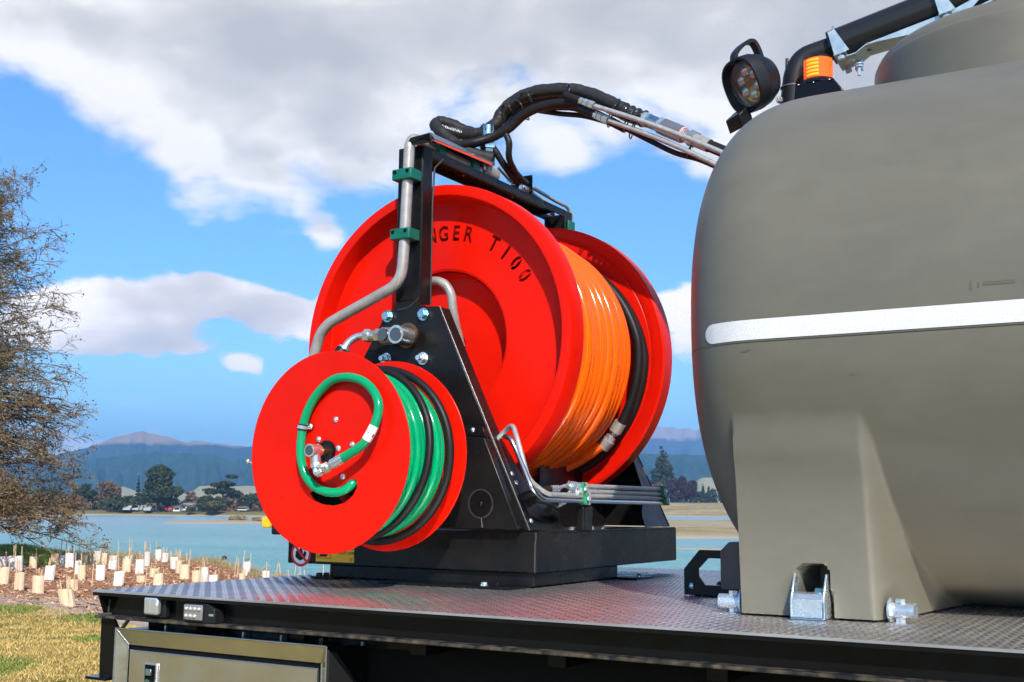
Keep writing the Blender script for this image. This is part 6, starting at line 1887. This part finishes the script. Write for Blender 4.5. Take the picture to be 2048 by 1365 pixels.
# hold-down pins and strap bracket
def pin(c, ax, lb):
    t = thing('hold_down_pin', lb, 'bolt', tuple(c), 'zinc pins at the tank foot')
    c = Vector(c); ax = Vector(ax).normalized()
    MB().cyl(c, c + ax * .006, .030, 28).build('washer', ZINC, t, smooth=40)
    MB().cyl(c + ax * .006, c + ax * .062, .0185, 24).build('pin', ZINC, t, smooth=40)
    p = c + ax * .024
    MB().tube([p + Vector((0, 0, .017)), p + Vector((0, 0, .027))], .0125, 6).tube([p - Vector((0, 0, .017)), p - Vector((0, 0, .032))], .0125, 6).tube([p - Vector((0, 0, .032)), p - Vector((0, 0, .038))], .006, 8).build('cross_bolt', ZINC, t, smooth=30)
pin((-.708, 3.01, DZ + .030), (1, -.12, 0), 'zinc hold down pin at the right corner of the tank foot')
pin((-1.095, 3.03, DZ + .030), (-1, -.1, 0), 'zinc hold down pin at the left corner of the tank foot')
br = thing('tank_bracket', 'bright zinc U shaped bracket welded to the deck in the foot recess', 'bracket', (-.885, 2.97, DZ))
bx0, bx1 = -.935, -.850
MB().prism([(2.930, DZ + .003), (2.930, DZ + .050), (2.942, DZ + .064), (2.955, DZ + .066), (2.985, DZ + .066), (2.985, DZ + .060), (2.955, DZ + .058), (2.937, DZ + .046), (2.937, DZ + .003)], 'X', bx0 + .0055, bx1 - .0055).build('front_plate', ZINC, br, bevel=.001)
for x in (bx0, bx1 - .005):
    MB().prism([(2.930, DZ + .003), (2.930, DZ + .050), (2.965, DZ + .112), (3.01, DZ + .112), (3.02, DZ + .003)], 'X', x, x + .005).build('cheek_plate', ZINC, br, bevel=.001)
MB().tube([(bx0 + .002, 2.928, DZ + .004), (bx1 - .002, 2.928, DZ + .004)], .0035, 8).tube([(bx1, 2.929, DZ + .006), (bx1, 2.929, DZ + .046)], .0035, 8).build('weld_bead', mat('bluish weld', (.35, .48, .55), .3, 1, bump=.001, bscale=200), br, smooth=60)
MB().box(bx0 + .014, bx0 + .026, 2.9285, 2.9298, DZ + .036, DZ + .041).box(bx1 - .026, bx1 - .014, 2.9285, 2.9298, DZ + .036, DZ + .041).build('slot_tabs', GALV, br)
MB().bolt((bx1 - .022, 2.968, DZ + .066), (0, 0, 1), .0115).build('bolt', ZINCT, br, smooth=30)

# black bracket and brown block left of the tank
bb = thing('deck_bracket', 'black plate bracket with cut out standing on the deck left of the tank', 'bracket', (-1.33, 3.5, DZ))
MB().prism([(-1.452, DZ + .004), (-1.452, 1.283), (-1.400, 1.343), (-1.20, 1.343), (-1.20, 1.318), (-1.372, 1.318), (-1.404, 1.285), (-1.404, 1.262), (-1.384, 1.236), (-1.20, 1.236), (-1.20, DZ + .004)], 'Y', 3.492, 3.502).build('side_plate', BLACK, bb, bevel=.0015)
MB().box(-1.44, -1.20, 3.502, 3.60, DZ + .003, DZ + .011).build('base_plate', BLACK, bb)
MB().button((-1.426, 3.492, 1.232), (0, -1, 0), .011).build('button_bolt', ZINCT, bb, smooth=40)
MB().lathe([(0, .012), (.06, .010), (.068, 0)], (-1.30, 3.56, 1.236), (0, 0, 1), 28).build('rubber_disc', RUBBER, bb, smooth=40)
o = MB().prism([(-1.300, 1.232), (-1.300, 1.345), (-1.272, 1.372), (-1.15, 1.372), (-1.15, 1.232)], 'Y', 3.41, 3.47).build('brown_block', mat('brown phenolic block', (.11, .075, .062), .5, var=.2, vscale=30), bevel=.002)
tag(o, 'brown block standing between the black bracket and the tank foot', 'block')

# ---- work lamp on the tank's end
wl_ = thing('work_lamp', 'round black work lamp with visor and carry handle on the tank shoulder', 'work lamp', tuple(W(1500, 235, 'Y', 3.92)))
yc = 3.92
LC = W(1497, 168, 'Y', yc)
ax = (Vector((-.56, -.74, -.42))).normalized()      # the way the lamp looks
sd = ax.cross(Vector((0, 0, 1))).normalized(); upv = sd.cross(ax).normalized()
def lampring(rf, d, sq=0.):
    out = []
    for k in range(40):
        a = 2 * PI * k / 40
        pw = 2.6
        s_ = (abs(math.cos(a)) ** pw + abs(math.sin(a)) ** pw) ** (-1 / pw)
        rr = rf * (1 + sq * (s_ - 1))
        out.append(LC + ax * d + sd * (rr * math.cos(a)) + upv * (rr * math.sin(a)))
    return out
def lampskin(name, rings, mt_, cap0=False, cap1=False):
    V = [v for r_ in rings for v in r_]; F = []
    for i in range(len(rings) - 1):
        for k in range(40):
            F.append((i * 40 + k, i * 40 + (k + 1) % 40, (i + 1) * 40 + (k + 1) % 40, (i + 1) * 40 + k))
    if cap0: F.append(tuple(range(40)))
    if cap1: F.append(tuple((len(rings) - 1) * 40 + k for k in range(40)))
    return MB().add(V, F).build(name, mt_, wl_, smooth=40)
RB = .098
lampskin('housing', [lampring(.045, -.10), lampring(.075, -.085), lampring(.095, -.045, .4), lampring(RB, -.02, .5), lampring(RB + .004, -.016, .5), lampring(RB + .004, .012, .8), lampring(RB + .002, .034, 1.), lampring(RB - .006, .035, 1.), lampring(RB - .012, .006, .2), lampring(.070, .004)], PLASTIC, True)
lampskin('reflector', [lampring(.083, .006), lampring(.080, -.006)], mat('yellow brown lamp reflector', (.80, .45, .10), .10, .9), False, True)
for k in range(6):
    a = 2 * PI * k / 6 + .5
    c = LC + ax * -.004 + sd * (.045 * math.cos(a)) + upv * (.045 * math.sin(a))
    MB().lathe([(.021, 0.0), (.017, .004), (.008, .009), (0, .011)], c, ax, 20).build('led_lens', mat('led lens', (.55, .58, .58), .05, .75, spec=.9), wl_, smooth=60)
lampskin('front_glass', [lampring(.0835, .009), lampring(.0835, .0115)], mat('lamp glass', (.95, .95, .95), .02, trans=.97, spec=.4), True, True)
hb0 = LC + upv * .098 - ax * .03
hp = [hb0 + ax * .055 + upv * -.014, hb0 + ax * .045 + upv * .016, hb0 + ax * .01 + upv * .036, hb0 - ax * .035 + upv * .046, hb0 - ax * .056 + upv * .040, hb0 - ax * .062 + upv * .01, hb0 - ax * .060 - upv * .03]
P = fillet(hp, .02, 4)
mb = MB(); V = []
for i, p in enumerate(P):
    t_ = (P[min(i + 1, len(P) - 1)] - P[max(0, i - 1)]).normalized(); n_ = sd.cross(t_).normalized()
    V += [p + sd * .016 + n_ * .007, p - sd * .016 + n_ * .007, p - sd * .016 - n_ * .007, p + sd * .016 - n_ * .007]
F = []
for i in range(len(P) - 1):
    for k in range(4): F.append((i * 4 + k, i * 4 + (k + 1) % 4, i * 4 + 4 + (k + 1) % 4, i * 4 + 4 + k))
F += [(0, 1, 2, 3), tuple((len(P) - 1) * 4 + k for k in (3, 2, 1, 0))]
mb.add(V, F).build('handle', PLASTIC, wl_, bevel=.004)
lo_ = W(1478, 240, 'Y', yc + .02)
MB().obox(lo_, sd * .045, ax * .022 + Vector((0, 0, -.01)), Vector((0, 0, .028)) + ax * .01).build('mounting_foot', BLACK, wl_, bevel=.003)
MB().tube([LC - ax * .06, LC - ax * .08 - upv * .07], .012, 12).build('stem', PLASTIC, wl_, smooth=40)
MB().bolt(LC - ax * .075 - upv * .095 - sd * .03, -sd, .011).build('bolt', ZINC, wl_, smooth=30)

# ---- amber beacon
AMB = mat('amber lens', (1.0, .13, .002), .12, trans=.2, spec=.6, emit=((1.0, .13, .0), .35))
AMB2 = mat('lit amber band', (1.0, .40, .02), .3, emit=((1.0, .30, .01), .7))
yb = 3.98
Lc = W(1637, 163, 'Y', yb)
rb_ = (W(1668, 145, 'Y', yb) - W(1608, 145, 'Y', yb)).length / 2 * .93
hb_ = (W(1637, 122, 'Y', yb) - W(1637, 163, 'Y', yb)).length * 1.0
bc = thing('amber_beacon', 'amber warning beacon on a black flared base on the tank top', 'beacon', (Lc.x, Lc.y, Lc.z - .08))
MB().cyl(Lc + Vector((0, 0, .001)), Lc + Vector((0, 0, hb_)), rb_, 40).build('lens', AMB, bc, smooth=40)
for k in range(40):
    pass
for (a0, a1, mt_) in ((-2.25, -1.45, AMB2),):
    for j in range(5):
        z0 = hb_ * (.08 + .175 * j)
        for k in range(7):
            a = a0 + (a1 - a0) * k / 6 + .13
            p = Lc + Vector((math.cos(a) * (rb_ + .0006), math.sin(a) * (rb_ + .0006), z0 + hb_ * .07))
            tn = Vector((-math.sin(a), math.cos(a), 0)); n_ = Vector((math.cos(a), math.sin(a), 0))
            MB().obox(p, tn * .0030, n_ * .0008, (0, 0, hb_ * .055)).build('lit_cell', mt_, bc)
MB().lathe([(0, hb_ + .010), (rb_ * .9, hb_ + .009), (rb_ * 1.03, hb_ + .003), (rb_ * 1.03, hb_ - .001), (rb_, hb_ - .001)], Lc, (0, 0, 1), 40).build('cap', BLACKG, bc, smooth=40)
MB().lathe([(rb_ * .9, .004), (rb_ * 1.08, .0), (rb_ * 1.25, -.014), (rb_ * 1.3, -.02), (0, -.02)], Lc, (0, 0, 1), 40).build('collar', BLACKG, bc, smooth=40)
w0, w1 = rb_ * 1.32, rb_ * 1.75
tp_ = [(Lc.x + dx, Lc.y + dy, Lc.z - .018) for dx, dy in ((-w0, -w0 * .9), (w0, -w0 * .9), (w0, w0 * .9), (-w0, w0 * .9))]
bt_ = [(Lc.x + dx, Lc.y + dy, Lc.z - .018 - dz) for dx, dy, dz in ((-w0 * 1.1, -w0, .10), (w1 * 1.2, -w0, .055), (w1 * 1.2, w0, .055), (-w0 * 1.1, w0, .10))]
MB().add(tp_ + bt_, [(0, 1, 2, 3), (4, 7, 6, 5), (0, 4, 5, 1), (1, 5, 6, 2), (2, 6, 7, 3), (3, 7, 4, 0)]).build('flared_base', BLACKG, bc, bevel=.004)
for dx in (-w0 * .8, 0, w0 * .85):
    MB().button((Lc.x + dx, Lc.y - w0 * .955, Lc.z - .024), (0, -.6, .8), .004).build('screw', ZINC, bc, smooth=40)

# ---- black breather pipe
bp_ = thing('breather_pipe', 'thick black plastic pipe elbowing up and over the tank top', 'pipe', tuple(W(1582, 205, 'Y', 4.05)))
yy = 4.05
K = [W(1583, 215, 'Y', yy), W(1585, 175, 'Y', yy), W(1590, 148, 'Y', yy), W(1612, 122, 'Y', yy + .01), W(1640, 108, 'Y', yy + .02), W(1668, 96, 'Y', yy + .03)]
MB().tube(fillet([K[0], K[2], W(1606, 118, 'Y', yy + .01), K[5]], .07, 5), .042, 28).build('elbow', PLASTIC, bp_, smooth=50)
dpp = (W(1895, 3, 'Y', yy + .06) - W(1668, 92, 'Y', yy + .03)); dn_ = dpp.normalized()
s0 = W(1662, 97, 'Y', yy + .03); s1 = s0 + dn_ * (dpp.length * 1.02)
MB().cyl(s0, s1, .0615, 32).build('straight_pipe', mat('smooth black pvc pipe', (.014, .014, .014), .30, spec=.5, bump=.0005, bscale=20), bp_, smooth=40)
for a in (-.05, -.19):
    p = s0 + dn_ * a
for (x, y, yy2) in ((1630, 110, yy + .02), (1600, 135, yy + .01)):
    p = W(x, y, 'Y', yy2)
MB().tube([s0 - dn_ * .050, s0 - dn_ * .046], .0445, 28).build('joint_ring', mat('worn grey ring', (.13, .13, .13), .4), bp_, smooth=40)
MB().tube([K[1] + Vector((0, 0, -.004)), K[1] + Vector((0, 0, .0))], .0440, 28).build('joint_ring', mat('worn grey ring', (.13, .13, .13), .4), bp_, smooth=40)
k = s1; 
MB().tube([k, k + dn_ * .03, k + dn_ * .10, k + dn_ * .17 + Vector((.0, 0, .0))], [.0615, .058, .048, .05], 28).build('reducer', PLASTIC, bp_, smooth=50)
bl = W(1935, 4, 'Y', yy + .06); ba = Vector((.55, -.45, -.55)).normalized()
MB().lathe([(.030, -.10), (.040, -.05), (.062, .0), (.072, .012), (.066, .012), (.05, -.02), (.025, -.09)], bl + Vector((.01, 0, .02)), ba, 36).build('bell_mouth', PLASTIC, bp_, smooth=50)
MB().cyl(W(1572, 205, 'Y', yy), W(1574, 118, 'Y', yy + .02), .006, 8).build('rear_stay', PLASTIC, bp_, smooth=50)

# galvanised support under the pipe
gb = thing('pipe_support', 'galvanised strap bracket with U bolts carrying the black pipe', 'bracket', tuple(W(1700, 120, 'Y', yy)))
up2 = Vector((0, 0, 1)); sdx = dn_.cross(up2).normalized(); nn = sdx.cross(dn_).normalized()
if nn.z < 0: nn = -nn
def ubolt(t, lb):
    p = s0 + dn_ * t
    pts = [p + sdx * .0675 - nn * .085] + [p + (sdx * math.cos(a) + nn * math.sin(a)) * .0675 for a in np.linspace(0, PI, 17)] + [p - sdx * .0675 - nn * .085]
    MB().tube(pts, .0055, 10, cap=True).build('u_bolt', ZINC, gb, smooth=60)
    for s_ in (-1, 1):
        q_ = p + sdx * .0675 * s_ - nn * .072
        MB().hexn(q_, q_ - nn * .012, .013).build('nut', ZINC, gb, smooth=30)
    MB().obox(p - nn * .064 - sdx * .0, dn_ * .022, sdx * .082, nn * .0022).build('saddle_plate', GALV, gb, bevel=.001)
    for s_ in (-1, 1):
        v = [p + sdx * .074 * s_ + dn_ * a_ + nn * b_ for a_, b_ in ((-.019, -.062), (.034, -.062), (.006, .030), (-.019, .030))]
        v2 = [w_ + sdx * .003 * s_ for w_ in v]
        MB().add(v + v2, [(0, 1, 2, 3), (7, 6, 5, 4), (0, 4, 5, 1), (1, 5, 6, 2), (2, 6, 7, 3), (3, 7, 4, 0)]).build('cheek_plate', GALV, gb)
ubolt(.03, 'lower'); ubolt(dpp.length * .985, 'upper')
p0_ = s0 + dn_ * .03 - nn * .068; 
arm = [p0_ - dn_ * .01, p0_ + dn_ * .05 - nn * .004, p0_ + dn_ * .09 + nn * .012, p0_ + dn_ * .36 - nn * .015, p0_ + dn_ * .56 + nn * .0]
for i in range(len(arm) - 1):
    a, b = arm[i], arm[i + 1]
    V = [a + sdx * .055, a - sdx * .055, b - sdx * .055, b + sdx * .055]
    th_ = Vector((0, 0, .004))
    MB().add(V + [v_ - th_ for v_ in V], [(0, 1, 2, 3), (7, 6, 5, 4), (0, 4, 5, 1), (1, 5, 6, 2), (2, 6, 7, 3), (3, 7, 4, 0)]).build('strap_plate', GALV, gb)
nea = sdx if sdx.y < 0 else -sdx
v = [arm[2] + nea * .056, arm[2] + dn_ * .30 + nea * .056 + nn * .0, arm[2] + dn_ * .42 + nea * .056 + nn * .02, arm[2] + dn_ * .30 + nea * .056 - nn * .055]
MB().add(v + [w_ - nea * .003 for w_ in v], [(0, 1, 2, 3), (7, 6, 5, 4), (0, 4, 5, 1), (1, 5, 6, 2), (2, 6, 7, 3), (3, 7, 4, 0)]).build('side_web', GALV, gb)
# blue angle iron behind
pb = W(1960, 60, 'Y', yy + .1)
MB().obox(W(1960, 25, 'Y', 4.25), Vector((.055, 0, 0)), (0, .004, 0), (0, 0, .05)).build('blue_angle', mat('blue painted angle', (.02, .18, .42), .4), gb)
MB().obox(W(1718, 125, 'Y', 4.12), (.012, 0, 0), (0, .012, 0), (0, 0, .03)).build('hanging_lug', ZINCT, gb, smooth=30)
MB().bolt(W(1718, 128, 'Y', 4.05), (0, 0, -1), .013, .03).build('hanging_bolt', ZINC, gb, smooth=30)
bpy.context.view_layer.update()
